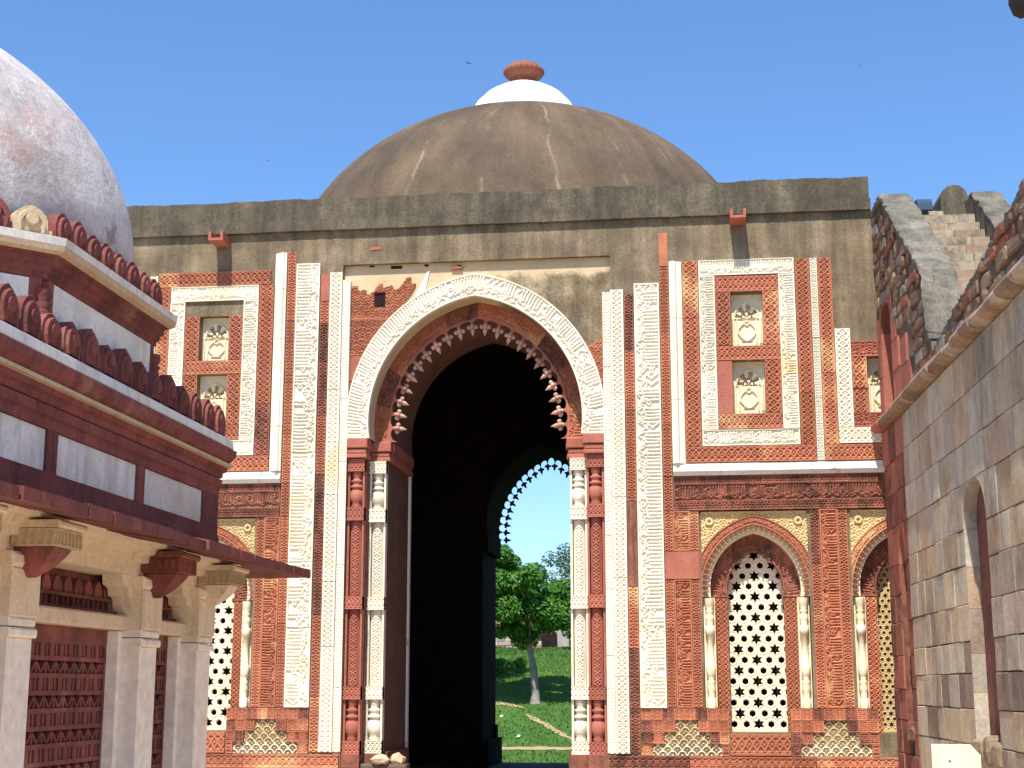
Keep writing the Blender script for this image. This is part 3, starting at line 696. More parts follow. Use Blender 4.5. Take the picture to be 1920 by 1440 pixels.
# --- carved panels with the small marble niches
def niche(cx, z0, z1, w, parent):
    """small blind marble niche: cusped arch over a vase in relief"""
    h = z1 - z0; us = np.linspace(0, w, int(w / .0125)); vs = np.linspace(0, h, int(h / .0125)); U, V = np.meshgrid(us, vs, indexing='ij'); a = U - w / 2
    H = np.full_like(U, .40)
    zc = h * .57; ra = w * .35
    A = Arch(w / 2, ra, zc, zc + ra * 1.25, .02)
    ins = A.inside(U, V, A.R) & (V > zc - .02) & (abs(a) < ra)
    ring = A.inside(U, V, A.R + .035) & ~A.inside(U, V, A.R) & (V > zc)
    H[ring] = 1.0
    th = np.arctan2(V - zc, a + 1e-6); rr = np.hypot(a, (V - zc) / 1.2)
    H[ins] = np.where((np.sin(th[ins] * 8.0) > -.1) & (rr[ins] > ra * .52) | (rr[ins] < ra * .42) & (np.sin(th[ins] * 5) > -.4), .45, -2.2)
    col = (abs(abs(a) - w * .42) < .022) & (V < zc); H[col] = 1.15
    zb = h * .30; vase = abs(a) < (.05 + .13 * w / .67 * np.clip(1 - ((V - zb) / (h * .16)) ** 2, 0, 1)) * (w / .67); vs_ = vase & (V > h * .13) & (V < h * .52)
    vp = (.05 + .13 * w / .67 * np.clip(1 - ((V - zb) / (h * .16)) ** 2, 0, 1)) * (w / .67)
    H[(abs(abs(a) - vp) < .014) & (V > h * .13) & (V < h * .50)] = 1.1; H[(abs(np.hypot(a, V - h * .46) - .05) < .012)] = 1.0; H[(abs(V - h * .13) < .01) & (abs(a) < .12)] = 1.0; H[(abs(abs(a) - w * .30) < .012) & (V < zc)] = .9
    bd = np.minimum(np.minimum(U, w - U), np.minimum(V, h - V)); H[bd < .02] = .9; H[(V < h * .07) & ((U * 30).astype(int) % 2 == 0)] = .4; H[(V > zc - .03) & (V < zc) & ~ins] = .95
    return grid_obj('marble_niche', cx - w / 2 + U, -.17 + .05 * (H - 1), z0 + V, -.36, CREAM if False else MNICHE, parent)
MNICHE = stone('niche_marble', (.78, .70, .52), (.70, .58, .36), per=.05, bumpy=.08)
def bar(s, x0, x1, z0, z1, mat=RED, nf=.045, pat=p_lattice, horiz=True, back=-.02, name='sandstone_slab', **k): return band(name, s, x0, x1, z0, z1, pat, mat, gate, nf=nf, horiz=horiz, back=back, **k)
def frame(s, x0, x1, z0, z1, w, pat, mat, nf, name, top=True, bottom=True, **k):
    zt = z1 - w if top else z1; zb = z0 + w if bottom else z0
    if bottom: band(name, s, x0, x1, z0, z0 + w - .004, pat, mat, gate, nf=nf, horiz=True, **k)
    if top: band(name, s, x0, x1, z1 - w + .004, z1, pat, mat, gate, nf=nf, horiz=True, **k)
    band(name, s, x0, x0 + w, zb, zt, pat, mat, gate, nf=nf, **k); band(name, s, x1 - w, x1, zb, zt, pat, mat, gate, nf=nf, **k)
for s in (-1, 1):
    top = 11.99 if s > 0 else 11.79
    # red outer frame
    band('sandstone_slab', s, 4.62, 4.955, 7.855, 12.0 if s > 0 else 11.795, p_lattice, RED, gate, nf=.05, altmat=REDS)
    if s < 0:
        band('sandstone_slab', s, 4.70, 7.36, 11.80, 12.13, p_lattice, RED, gate, nf=.05, horiz=True)
        band('sandstone_slab', s, 7.06, 7.36, 7.855, 11.795, p_lattice, RED, gate, nf=.05)
        band('marble_slab', s, 7.38, 7.56, 7.6, 12.08, p_lattice, MAR, gate, nf=.045)
    band('sandstone_slab', s, 4.62, 7.375, 7.505, 7.85, p_lattice, RED, gate, nf=.05, horiz=True)
    frame(s, 4.97, 7.045, 7.86, top, .35, 'script', MAR, .06, 'marble_slab', depth=.038)
    # inner red frame with two niches
    rt = 11.62 if s > 0 else 11.09; zi = 8.225
    if s > 0: bar(s, 5.325, 6.69, 11.27, rt)
    band('sandstone_slab', s, 5.325, 5.65, 10.055, 11.265 if s > 0 else rt, p_lattice, RED, gate, nf=.045)
    band('sandstone_slab', s, 6.345, 6.69, 10.055, 11.265 if s > 0 else rt, p_lattice, RED, gate, nf=.045)
    bar(s, 5.325, 6.69, 9.735, 10.05)
    band('sandstone_slab', s, 5.325, 5.65, 8.56, 9.73, p_plain if s > 0 else p_lattice, REDP if s > 0 else RED, gate, nf=.03)
    band('sandstone_slab', s, 6.345, 6.69, 8.56, 9.73, p_lattice, RED, gate, nf=.045)
    bar(s, 5.325, 6.69, 8.225, 8.555)
    for z0, z1 in ((8.56, 9.73), (10.055, 11.24 if s > 0 else 11.09)):
        niche(s * 5.998, z0, z1, .685, gate)
# right-hand extra strips
band('sandstone_slab', 1, 7.062, 7.37, 7.855, 11.97, p_lattice, RED, gate, nf=.05)
band('marble_slab', 1, 7.385, 7.535, 7.505, 11.97, p_rings, MAR, gate, nf=.055)
band('sandstone_slab', 1, 7.548, 7.84, 7.845, 11.97, p_lattice, RED, gate, nf=.05)
band('sandstone_slab', 1, 7.548, 8.95, 7.505, 7.84, p_lattice, RED, gate, nf=.05, horiz=True)
band('marble_slab', 1, 7.855, 8.18, 8.205, 10.37, p_lattice, MAR, gate, nf=.06)
band('marble_slab', 1, 7.855, 8.95, 7.865, 8.20, p_lattice, MAR, gate, nf=.06, horiz=True)
band('sandstone_slab', 1, 8.19, 8.95, 9.74, 10.08, p_scroll, REDP, gate, nf=.045, horiz=True)
band('sandstone_slab', 1, 8.19, 8.50, 9.05, 9.735, p_lattice, RED, gate, nf=.045); band('sandstone_slab', 1, 8.19, 8.50, 8.52, 9.04, p_lattice, RED, gate, nf=.03)
band('sandstone_slab', 1, 8.19, 8.95, 8.21, 8.515, p_scroll, REDP, gate, nf=.045, horiz=True)
niche(8.85, 8.53, 9.73, .685, gate)
# --- windows
def lattice_screen(mb, cx, z0, ztop, hw, n0, th, a, small=False):
    """pierced screen: stars and hexagons on a triangular grid"""
    rows = int((ztop - z0) / (a * .866)) + 2; cols = int(hw / a) + 3
    cl = lambda x: min(max(x, cx - hw), cx + hw)
    for r in range(-1, rows):
        zc = z0 + .10 + r * a * .866
        for q in range(-cols, cols + 1):
            xc = cx + (q + (r % 2) * .5) * a
            if abs(xc - cx) > hw + a * .55: continue
            star = ((q - r // 2 + (r % 2) * 1 - r) % 3 == 0) if False else ((2 * q + (r % 2)) % 3 == (0 if r % 2 == 0 else 0) and True)
            outer, hole = [], []
            for k in range(12):
                an = pi / 6 + k * pi / 6; tip = k % 2 == 0
                R = a / sqrt(3) if tip else a / 2
                outer.append((xc + R * cos(an), zc + R * sin(an)))
                if star: h = a * (.495 if tip else .262)
                else: h = a * .280 * (1 if tip else .866)
                hole.append((xc + h * cos(an), zc + h * sin(an)))
            mid = [((o[0] * .40 + h[0] * .60), (o[1] * .40 + h[1] * .60)) for o, h in zip(outer, hole)]
            c3 = lambda p, n: (cl(p[0]), n, min(max(p[1], z0), ztop))
            vs = [c3(p, n0 - .012) for p in outer] + [c3(p, n0) for p in mid] + [c3(p, n0 - .008) for p in hole] + [c3(p, n0 - th) for p in hole]
            fs = []
            for k in range(12):
                j = (k + 1) % 12
                for b in (0, 12, 24): fs.append((b + k, b + j, b + 12 + j, b + 12 + k))
            mb.add(vs, fs)
def window(cx, s, jali_mat, a, blind=False):
    A = win_arch(cx); R = A.R
    p = MB(FF); p.box(cx - .98, cx + .98, -3.0, -.9, 1.8, 6.7); fr = p.build('window', INNER_SHADE, gate)  # dark block behind the screen: the room's shade as colour
    # spandrels of cream scroll-work, set back under the frieze
    us, vs, H = relief(2.31, 1.81, p_scroll, .0165); U, V = np.meshgrid(us, vs, indexing='ij'); T, Z = cx - 1.155 + U, 4.645 + V
    n = -.045 - .032 * (1 - H)
    for b in (-1, 1):
        rr = np.hypot(T - cx - b * .93, Z - 6.25); n = np.where(rr < .115, -.015 - .06 * (abs(rr - .06) > .03), n)
    n[A.inside(T, Z, R + .12)] = -.10
    cut_sheet(grid_obj('spandrel', T, n, Z, -.20, CREAM, fr), A.inside(T, Z, R - .10))
    arch_band('arch_moulding', A, R, R + .185, .005, -.10, 'script', RED, fr, 1, depth=.034, clamp=1.152)
    tips = scallops('cusped_fringe', A, R + .005, 34, -.01, -.075, .105, .03, REDP, fr, 7)
    m = MB(FF)
    for (tx, tz), (ox, oz) in tips[1:-1]: m.fr = ID; m.ball((tx, .035, tz), (.020, .025, .020), 6, 4)
    m.build('fringe_beads', BUDM, fr, True)
    arch_band('arch_soffit', A, R - .165, R + .02, -.15, -.34, p_plain, MNICHE, fr, 1)
    arch_band('inner_arch', A, R - .52, R - .155, -.34, -.56, 'script', REDS, fr, 1, depth=.03)
    scallops('cusped_fringe', A, R - .515, 22, -.42, -.52, .055, .02, REDP, fr, 5)
    hw = A.R - .515 - A.c
    for b in (-1, 1):
        z = (1.86, 4.64)
        band('jamb', 1, *sorted((cx + b * hw, cx + b * .86)), z[0], z[1], p_lattice, RED, fr, nf=-.30, back=-.70, mean=9)
        m = MB(FF); m.block(*sorted((cx + b * .855, cx + b * 1.10)), 2.36, 4.635, -.12, -.34, .004); c = m.build('colonnette', MNICHE, fr)
        prof = [(.085, 2.36), (.085, 2.55), (.06, 2.58), (.075, 2.7), (.095, 2.78), (.07, 2.86), (.09, 2.9), (.055, 2.94), (.08, 3.02), (.095, 3.05), (.095, 3.25), (.07, 3.27), (.07, 3.86), (.10, 3.88), (.10, 4.04), (.06, 4.07), (.085, 4.16), (.095, 4.25), (.06, 4.32), (.09, 4.36), (.06, 4.40), (.095, 4.46), (.10, 4.62)]
        mm = MB(); mm.lathe(prof, cx + b * .975, .06, 14); mm.build('shaft', MNICHE, c, True)
    jm = MB(FF); lattice_screen(jm, cx, 1.92, 5.9, hw, -.60, .09, a)
    jm.block(cx - hw, cx + hw, 1.862, 1.925, -.585, -.72, .005)
    jm.build('lattice_screen', jali_mat, fr)
    if blind:
        b = MB(FF); b.box(cx - hw, cx + hw, -.74, -.70, 1.86, 5.9); b.build('back_panel', REDP, fr)
JAL = stone('screen_marble', (.80, .73, .57), (.74, .64, .44), per=.0, bumpy=.08)
window(6.0, 1, JAL, .256); window(-6.0, -1, JAL, .256)
window(9.11, 1, CREAM, .128, True)
# --- script pilasters beside the windows
def pilaster(s, x0, x1, wb, z0, z1, blank=None):
    segs = [(z0, z1)] if not blank else [(z0, blank[0]), (blank[1], z1)]
    for a, b in segs:
        band('sandstone_slab', s, x0, x0 + wb, a, b, p_rings, RED, gate, nf=.035, altmat=REDS)
        band('sandstone_slab', s, x0 + wb + .004, x1 - wb - .004, a, b, 'script', RED, gate, nf=.05, depth=.042, vflip=False)
        band('sandstone_slab', s, x1 - wb, x1, a, b, p_rings, RED, gate, nf=.035)
    if blank: band('sandstone_slab', s, x0, x1, blank[0] + .006, blank[1] - .006, p_plain, REDP, gate, nf=.05)
pilaster(1, 4.118, 4.842, .18, 2.365, 6.475, (5.02, 5.62)); pilaster(-1, 4.118, 4.842, .18, 2.365, 6.475, None)
pilaster(1, 7.175, 7.94, .19, 2.365, 6.475); pilaster(-1, 7.175, 7.94, .19, 2.365, 6.475)
# --- stepped base with lotus pieces
def base_zone(s, xc, x0, x1):
    st = .235; half = (.71, .47, .235, 0)
    for r in range(4):
        z0 = 1.40 + r * .24; z1 = z0 + .232; h = half[r]
        def fill(a, b):
            if b - a < .05: return
            n = max(1, round((b - a) / st)); w = (b - a) / n
            for i in range(n):
                us, vs, H = relief(w - .006, z1 - z0, p_block, .017); U, V = np.meshgrid(us, vs, indexing='ij'); f = .05 + nr.uniform(-.012, .018)
                grid_obj('base_block', s * (a + .003 + i * w + U), f - .036 * (1 - H), z0 + V, -.02, RED if nr.rand() < .7 else REDS, gate)
        if h > 0:
            fill(x0, xc - h); fill(xc + h, x1)
            us, vs, H = relief(2 * h - .006, z1 - z0 + .008, p_fan, .016); U, V = np.meshgrid(us, vs, indexing='ij')
            grid_obj('lotus_panel', s * (xc - h + .003 + U), .015 - .032 * (1 - H), z0 + V, -.02, CREAM if r else MNICHE, gate)
        else: fill(x0, x1)
for s in (-1, 1):
    base_zone(s, 4.50, 3.55, 5.37); base_zone(s, 7.53, 6.63, 8.4)
    band('sandstone_slab', s, 5.385, 6.615, 1.41, 1.845, p_lattice, RED, gate, nf=.055, horiz=True, P=None) if False else band('sandstone_slab', s, 5.385, 6.615, 1.41, 1.845, p_lattice, RED, gate, nf=.055, horiz=True)
    band('sandstone_slab', s, 2.87, 9.1, 1.10, 1.385, p_fine, RED, gate, nf=.085, depth=.03, horiz=True, mean=1.6, altmat=REDS)
    for i in range(7):
        for z0, z1 in ((0, .55), (.555, 1.09)):
            m = MB(FF); m.block(*sorted((s * (2.87 + i * .9), s * (2.87 + i * .9 + .893))), z0, z1, .12, -.02); m.build('plinth_block', REDP, gate)
# --- plaster loss at the top of the panels, spouts
def spout(x, z):
    m = MB(FF); m.box(x - .17, x + .17, -.1, .60, z, z + .055)
    for b in (-1, 1): m.box(*sorted((x + b * .17, x + b * .11)), -.1, .60, z + .057, z + .20)
    m.build('waterspout', REDP, gate)
spout(-5.86, 12.72); spout(5.86, 12.78)
# --- cornice and parapet
def rough_run(name, x0, x1, prof, mat, n=260, amp=.011):
    """a moulded run with a worn, slightly wavy top edge"""
    k = len(prof); vs = []
    ph = [rng.uniform(0, 6) for _ in range(6)]
    for i in range(n + 1):
        x = x0 + (x1 - x0) * i / n; w = amp * (sin(x * 1.7 + ph[0]) + .7 * sin(x * 5.3 + ph[1]) + .5 * sin(x * 13 + ph[2])) + rng.uniform(-1, 1) * amp * .5
        for j, (nn, z) in enumerate(prof): vs.append((x, nn + (rng.uniform(-1, 1) * amp * .4 if nn > 0 else 0), z + (w if j in (2, 3) else w * .3)))
    fs = [tuple(range(k)), tuple(range((n + 1) * k - 1, n * k - 1, -1))]
    for i in range(n):
        for j in range(k): fs.append((i * k + j, i * k + (j + 1) % k, (i + 1) * k + (j + 1) % k, (i + 1) * k + j))
    m = MB(FF); m.add(vs, fs); m.build(name, mat, gate)
rough_run('cornice', -8.75, 8.74, [(-.3, 13.0), (.11, 13.01), (.12, 13.27), (-.3, 13.29)], PARA)
rough_run('parapet', -8.72, 8.72, [(-.55, 13.15), (.06, 13.15), (.055, 13.78), (-.55, 13.80)], PARA)
rough_run('lintel_band', -8.74, 8.72, [(-.3, 12.9), (.004, 12.9), (.004, 13.02), (-.3, 13.02)], PLA)
m = MB(FF)
for s in (-1, 1): m.box(*sorted((s * 8.2, s * 8.7)), -17, -.56, 12.9, 13.75)
m.box(-8.7, 8.7, -17.2, -16.6, 12.9, 13.75); m.build('side_parapet', PARA, gate)
m = MB(FF); m.box(-8.7, 8.7, -17.2, -.3, 12.8, 13.0); m.build('roof', PARA, gate)
# --- dome
DC = (.08, 8.7); RB, HB, PB = 6.85, 5.9, 2.0
prof = []
for i in range(49):
    r = RB * sin(pi / 2 + (math.asin(1.5 / RB) - pi / 2) * i / 48); prof.append((r, 13.0 + HB * (1 - (r / RB) ** PB) ** (1 / PB)))
m = MB(); m.lathe(prof, *DC, 128); dome = m.build('dome', DOME, gate, True)
zt = prof[-1][1] - .02
m = MB(); m.lathe([(1.62, zt - .02), (1.62, zt + .06), (1.5, zt + .10)], *DC, 48); m.build('cap_ring', CAPM, dome)
capz = [0.09, .43, .76, 1.04, 1.26]; capr = [1.60, 1.49, 1.25, .90, .42]
for r in range(4):
    n = 14 - 2 * r
    for i in range(n):
        g = .006 / capr[r]; off = .3 * r; b0 = 2 * pi * (i + off) / n + g; b1 = 2 * pi * (i + 1 + off) / n - g
        m = MB(); jit = rng.uniform(-.008, .008)
        pr = [(capr[r] - .06, zt + capz[r] + .004)] + [(capr[r] + (capr[r + 1] - capr[r]) * t + .035 * sin(pi * t) + jit, zt + capz[r] + .004 + (capz[r + 1] - capz[r] - .008) * t) for t in (0, .25, .5, .75, 1)] + [(capr[r + 1] - .06, zt + capz[r + 1] - .004)]
        m.lathe(pr, *DC, 6, 0, 0, b0, b1); m.build('cap_stone', CAPM, dome)
zf = zt + 1.24
m = MB(); m.lathe([(.42, zf - .05), (.40, zf + .05), (.30, zf + .12), (.30, zf + .18), (.36, zf + .20)], *DC, 32)
m.lathe([(.34, zf + .2), (.52, zf + .32), (.585, zf + .42), (.56, zf + .50), (.47, zf + .56)], *DC, 72, .045, 24)
m.lathe([(.47, zf + .55), (.46, zf + .61), (.36, zf + .66), (.2, zf + .72), (0.001, zf + .74)], *DC, 32)
m.build('finial', stone('finial_stone', (.30, .105, .068), (.22, .075, .05), patch=(.35, .28, .16), patch_at=(.5, .66), per=0, spread=0), dome, True)
# ================================================================== THE TOMB ON THE LEFT
tomb = thing('domed_tomb', (TC[0], TC[1], 0), 'small square tomb with marble panels, red merlons and a pale bulging dome', 'tomb')
SL = lambda k: 'sloping'
def face_detail(k):
    F = TF(k)
    # inner core, plinth
    near = (k == 0)
    if near:
        # pillars: P1 by the far corner, P2, P3, P4
        for (t0, t1) in ((3.0, 3.46), (1.18, 1.66), (-1.90, -1.43), (-3.46, -3.0)):
            m = MB(F); m.block(t0, t1, .85, 3.20, .0, -.42, .012); p = m.build('pillar', TPIL, tomb)
            m = MB(F); m.block(t0 - .035, t1 + .035, 3.20, 3.285, .035, -.42, .02); m.build('pillar_ring', TPIL, p)
            m = MB(F); m.block(t0 - .02, t1 + .02, 3.295, 3.375, .02, -.42, .02); m.build('pillar_ring', TPIL, p)
            m = MB(F); m.block(t0 - .045, t1 + .045, 3.375, 3.80, .03, -.42, .015); m.build('pillar_head', TCRM, p)
            m = MB(F); m.block(t0 - .10, t1 + .10, 3.80, 3.93, .06, -.42, .03); m.build('pillar_head', TCRM, p)
            m = MB(F); m.block(t0 - .10, t1 + .10, .45, .85, .06, -.42, .03); m.build('pillar_base', TPIL, p)
            tc = (t0 + t1) / 2; w = (t1 - t0) / 2
            redb = t0 in (1.18,)
            # corbel: drop, carved block, abacus
            mt = TRED if redb else TCRM
            m = MB(F); ht = .86
            vs = []
            for (hw, n, z) in ((.03, .10, 3.72), (.13, .22, 3.82), (w * .72, .30, 3.91), (w * .80, .34, 3.968)):
                vs += [(tc - hw, -.02, z), (tc + hw, -.02, z), (tc + hw, n, z), (tc - hw, n, z)]
            fs = [(0, 1, 2, 3), (15, 14, 13, 12)]
            for a in (0, 4, 8):
                for i in range(4): fs.append((a + i, a + (i + 1) % 4, a + 4 + (i + 1) % 4, a + 4 + i))
            m.add(vs, fs); m.build('corbel_drop', TRED if t0 != 3.0 else TCRM, p)
            us, vv, H = relief(2 * w + .06, .15, (lambda u, v, L, q: np.where((abs(fold(u, .075)) < .017) | edge(v, q, .022), 1.0, .0)), .0125); U, V = np.meshgrid(us, vv, indexing='ij')
            grid_obj('corbel_block', tc - w - .03 + U, .40 - .035 * (1 - H), 3.975 + V, -.02, TBUF if not redb else TRED, p, F)
            # carved near side of the block
            Fs = lambda a, n, z, F=F, tt=tc - w - .03: F(tt - n, a, z)
            us, vv, H = relief(.40, .15, (lambda u, v, L, q: np.where((abs(fold(u, .075)) < .017) | edge(v, q, .022), 1.0, .0)), .0125); U, V = np.meshgrid(us, vv, indexing='ij')
            grid_obj('corbel_block', U - .01, .012 - .03 * (1 - H), 3.976 + V * .99, -.05, TBUF if not redb else TRED, p, Fs)
            m = MB(F); m.block(tc - w - .06, tc + w + .06, 4.13, 4.195, .44, -.02, .02); m.build('abacus', TCRM if not redb else TRED, p)
        bays = [(1.66, 3.0), (-1.43, 1.18), (-3.0, -1.90)]
        for b0, b1 in bays:
            # frame, lintel
            for e0, e1 in ((b0, b0 + .10), (b1 - .10, b1)):
                m = MB(F); m.block(e0, e1, .85, 3.36, -.20, -.40, .012); m.build('screen_frame', TPIL, tomb)
            m = MB(F); m.block(b0 - .01, b1 + .01, 3.365, 3.52, -.14, -.42, .02); m.build('lintel', TCRM, tomb)
            m = MB(F); m.box(b0, b1, -.55, -.26, 3.52, 3.56); m.build('transom_sill', TRED, tomb)
            # miniature battlement in the opening above the lintel
            m = MB(F); m.box(b0 + .02, b1 - .02, -.50, -.42, 3.56, 3.92); tr = m.build('transom_panel', TRED, tomb)
            n = int((b1 - b0 - .1) / .235)
            for i in range(n):
                x = b0 + .05 + (b1 - b0 - .1) * (i + .5) / n
                q = MB(F); h = .19; q.prism([(x - .095, 3.665), (x + .095, 3.665), (x + .095, 3.76), (x + .06, 3.82), (x, 3.665 + h), (x - .06, 3.82), (x - .095, 3.76)], -.42, -.32); q.build('small_merlon', TRED, tr)
                q = MB(F); q.prism([(x - .085, 3.57), (x - .02, 3.57), (x - .035, 3.66), (x - .07, 3.66)], -.42, -.34); q.prism([(x + .02, 3.57), (x + .085, 3.57), (x + .07, 3.66), (x + .035, 3.66)], -.42, -.34); q.build('dentil', TRED, tr)
            q = MB(F); q.block(b0 + .02, b1 - .02, 3.655, 3.69, -.29, -.44, .006); q.build('transom_rail', TRED, tr)
            # curved brackets narrowing the opening
            for e, sg in ((b0, 1), (b1, -1)):
                q = MB(F); pts = [(e - sg * .02, 3.52), (e + sg * .05, 3.56), (e + sg * .10, 3.64), (e + sg * .12, 3.70), (e + sg * .22, 3.72), (e + sg * .25, 3.80), (e + sg * .38, 3.83), (e + sg * .40, 3.93), (e - sg * .02, 3.93)]
                q.prism(pts if sg > 0 else pts[::-1], -.30, -.08); q.build('bracket', TCRM, tomb)
            # red lattice
            s = MB(F); x0, x1 = b0 + .10, b1 - .10; z = .85; row = 0
            s.box(x0, x1, -.40, -.33, .85, .93); s.box(x0, x0 + .05, -.398, -.332, .93, 3.36); s.box(x1 - .05, x1, -.398, -.332, .93, 3.36)
            z = .93; pitch = .165
            while z < 3.20:
                s.box(x0, x1, -.395, -.335, z + pitch - .045, z + pitch)
                m_ = max(2, int(round((x1 - x0) / .21))); w_ = (x1 - x0) / m_
                for i in range(m_):
                    xa = x0 + i * w_; zt = z + pitch - .04
                    if row % 2 == 0:
                        for (p0, p1) in (((xa, z), (xa + w_ / 2, zt)), ((xa + w_ / 2, zt), (xa + w_, z)), ((xa + w_ * .5, z), (xa + w_ * .5, zt))):
                            d = .016; s.add([(p0[0] - d, -.345, p0[1]), (p0[0] + d, -.345, p0[1]), (p1[0] + d, -.345, p1[1]), (p1[0] - d, -.345, p1[1]), (p0[0] - d, -.395, p0[1]), (p0[0] + d, -.395, p0[1]), (p1[0] + d, -.395, p1[1]), (p1[0] - d, -.395, p1[1])],
                                            [(0, 1, 2, 3), (0, 4, 5, 1), (1, 5, 6, 2), (2, 6, 7, 3), (3, 7, 4, 0), (4, 7, 6, 5)])
                    else:
                        s.box(xa - .045, xa + .045, -.395, -.34, z, zt); s.box(xa + w_ / 2 - .02, xa + w_ / 2 + .02, -.395, -.345, z, zt)
                z += pitch; row += 1
            s.box(x0, x1, -.40, -.33, z, 3.36)
            s.build('lattice_screen', TRED, tomb)
    else:
        for (t0, t1) in ((3.0, 3.46), (1.18, 1.66), (-1.66, -1.18), (-3.46, -3.0)):
            if t0 < -2.9 and k == 1: continue
            m = MB(F); m.block(t0, t1, .45, 3.93, .0, -.42, .012); m.build('pillar', TPIL, tomb)
    if not near: m = MB(F); m.box(-3.0, 3.0, -.46, -.40, .45, 3.93); m.build('wall_panel', TCRM, tomb)
    # beam and its mouldings
    def mould(name, prof, mat, loc=None):
        m = MB(F); vs = []
        for n, z in prof: vs += [(-3.5 - n, n, z), (3.5 + n, n, z)]
        m.add(vs, [(2 * i, 2 * i + 1, 2 * i + 3, 2 * i + 2) for i in range(len(prof) - 1)]); return m.build(name, mat, tomb)
    m = MB(F); m.box(-3.5, 3.5, -.5, -.03, 3.93, 4.28); m.build('beam', TCRM, tomb)
    mould('beam_moulding', [(-.05, 4.06), (.06, 4.07), (.07, 4.14), (.13, 4.155), (.15, 4.215), (.24, 4.225), (.26, 4.275), (.02, 4.30)], TCRM)
    # sloping stone eaves: one slab after another
    R = random.Random(50 + k); cuts = slab_cuts(7.0, .50, R)
    for a, b in zip(cuts[:-1], cuts[1:]):
        ti = (-3.5 + a + .004, -3.5 + b - .004); sc = 4.46 / 3.5; j = R.uniform(-.035, .015); jz = R.uniform(-.014, .014)
        to = (ti[0] * sc, ti[1] * sc); o = .955 + j
        m = MB(F)
        vs = []
        for (n, z, t) in ((-.02, 4.30, ti), (o, 4.13, to), (o, 4.235, to), (-.02, 4.40, ti)):
            vs += [(t[0], n, z + jz), (t[1], n, z + jz)]
        m.add(vs, [(0, 1, 3, 2), (2, 3, 5, 4), (4, 5, 7, 6), (6, 7, 1, 0), (0, 2, 4, 6), (1, 7, 5, 3)])
        m.build('eave_slab', TRED, tomb)
    # bed strip under the eaves' outer part: rust and buff underside stones
    # frieze: red rails with marble panels
    mould('frieze_rail', [(.0, 4.36), (.03, 4.38), (.03, 4.56), (.012, 4.58), (.012, 4.695), (-.03, 4.70)], TRED)
    mould('frieze_rail', [(-.03, 5.085), (.012, 5.09), (.012, 5.18), (.04, 5.20), (.04, 5.29), (.0, 5.30)], TRED)
    ed = [(-3.5, -3.37), (-1.40, -1.17), (.82, 1.04), (2.94, 3.5 + .012)] if near else [(-3.5, -3.3), (-1.2, -1.0), (1.0, 1.2), (3.3, 3.5)]
    for a, b in ed:
        m = MB(F); m.box(a, b, -.05, .011, 4.69, 5.095); m.build('frieze_post', TRED, tomb)
    for (a, b), (c, d) in zip(ed[:-1], ed[1:]):
        m = MB(F); m.block(b + .002, c - .002, 4.702, 5.083, -.012, -.06, .004); m.build('marble_panel', TMAR, tomb)
    mould('cornice', [(.0, 5.30), (.04, 5.31), (.045, 5.37), (.08, 5.39), (.09, 5.44)], TRED)
    mould('cornice', [(.09, 5.44), (.13, 5.45), (.135, 5.485), (.09, 5.49)], TBUF)
    mould('cornice', [(.09, 5.49), (.13, 5.53), (.165, 5.585), (.17, 5.66), (.13, 5.68)], TRED)
    mould('cornice', [(.13, 5.68), (.14, 5.685), (.13, 5.785), (.07, 5.82), (-.3, 5.83)], TMAR)
    # merlons
    n = 16; pit = .440
    for i in range(n):
        t = -3.5 + .20 + i * pit
        place_merlon(merl_me[(i * 7 + k) % 3], F, t, .055, 5.80, k)
def place_merlon(me, F, t, n, z, k, rot=None):
    o = link('merlon', me, tomb, F(t, n, z)); o.rotation_euler = (rng.uniform(-.03, .03), rng.uniform(-.03, .03), (k * pi / 2 if rot is None else rot) + rng.uniform(-.04, .04)); o.scale = (rng.uniform(.92, 1.06), rng.uniform(.94, 1.02), rng.uniform(.90, 1.06)); return o
def merlon_mesh(w, h, th, mat, inner=True):
    """leaf-shaped battlement: local x outward, y along the wall"""
    fr = lambda t, n, zz: (n, t, zz); b = MB(fr)
    out = [(-w * .46, 0), (w * .46, 0), (w * .50, h * .30), (w * .48, h * .55), (w * .40, h * .74), (w * .24, h * .90), (0, h), (-w * .24, h * .90), (-w * .40, h * .74), (-w * .48, h * .55), (-w * .50, h * .30)]
    b.prism(out, -th, 0)
    if inner:
        def ringp(k0, n): return [(p[0] * k0, n, h * .08 + p[1] * k0 * 1.0) for p in out]
        m = len(out); r = [ringp(.80, .0015), ringp(.77, .035), ringp(.62, .035), ringp(.58, .008)]
        vs = sum(r, []); fs = []
        for a in range(3):
            for i in range(m): fs.append((a * m + i, a * m + (i + 1) % m, (a + 1) * m + (i + 1) % m, (a + 1) * m + i))
        fs.append(tuple(3 * m + i for i in range(m))); b.add(vs, fs)
        # roundel
        c = (0, h * .50); pts = [(c[0] + w * .17 * cos(a * pi / 5), .05, c[1] + h * .17 * sin(a * pi / 5)) for a in range(10)]; pt0 = [(c[0] + w * .21 * cos(a * pi / 5), .008, c[1] + h * .21 * sin(a * pi / 5)) for a in range(10)]
        b.add(pt0 + pts, [(i, (i + 1) % 10, 10 + (i + 1) % 10, 10 + i) for i in range(10)] + [tuple(range(10, 20))])
    # pierced neck block between merlons
    b.prism([(w * .44, 0), (w * .64, 0), (w * .64, h * .26), (w * .44, h * .26)], -th * .8, -th * .1)
    return b
merl_me = [merlon_mesh(.40, .385, .12, TRED).mesh('merlon', TRED), merlon_mesh(.41, .375, .12, TRED).mesh('merlon', TRED), merlon_mesh(.395, .39, .12, TRED).mesh('merlon', TRED)]
for k in range(4): face_detail(k)
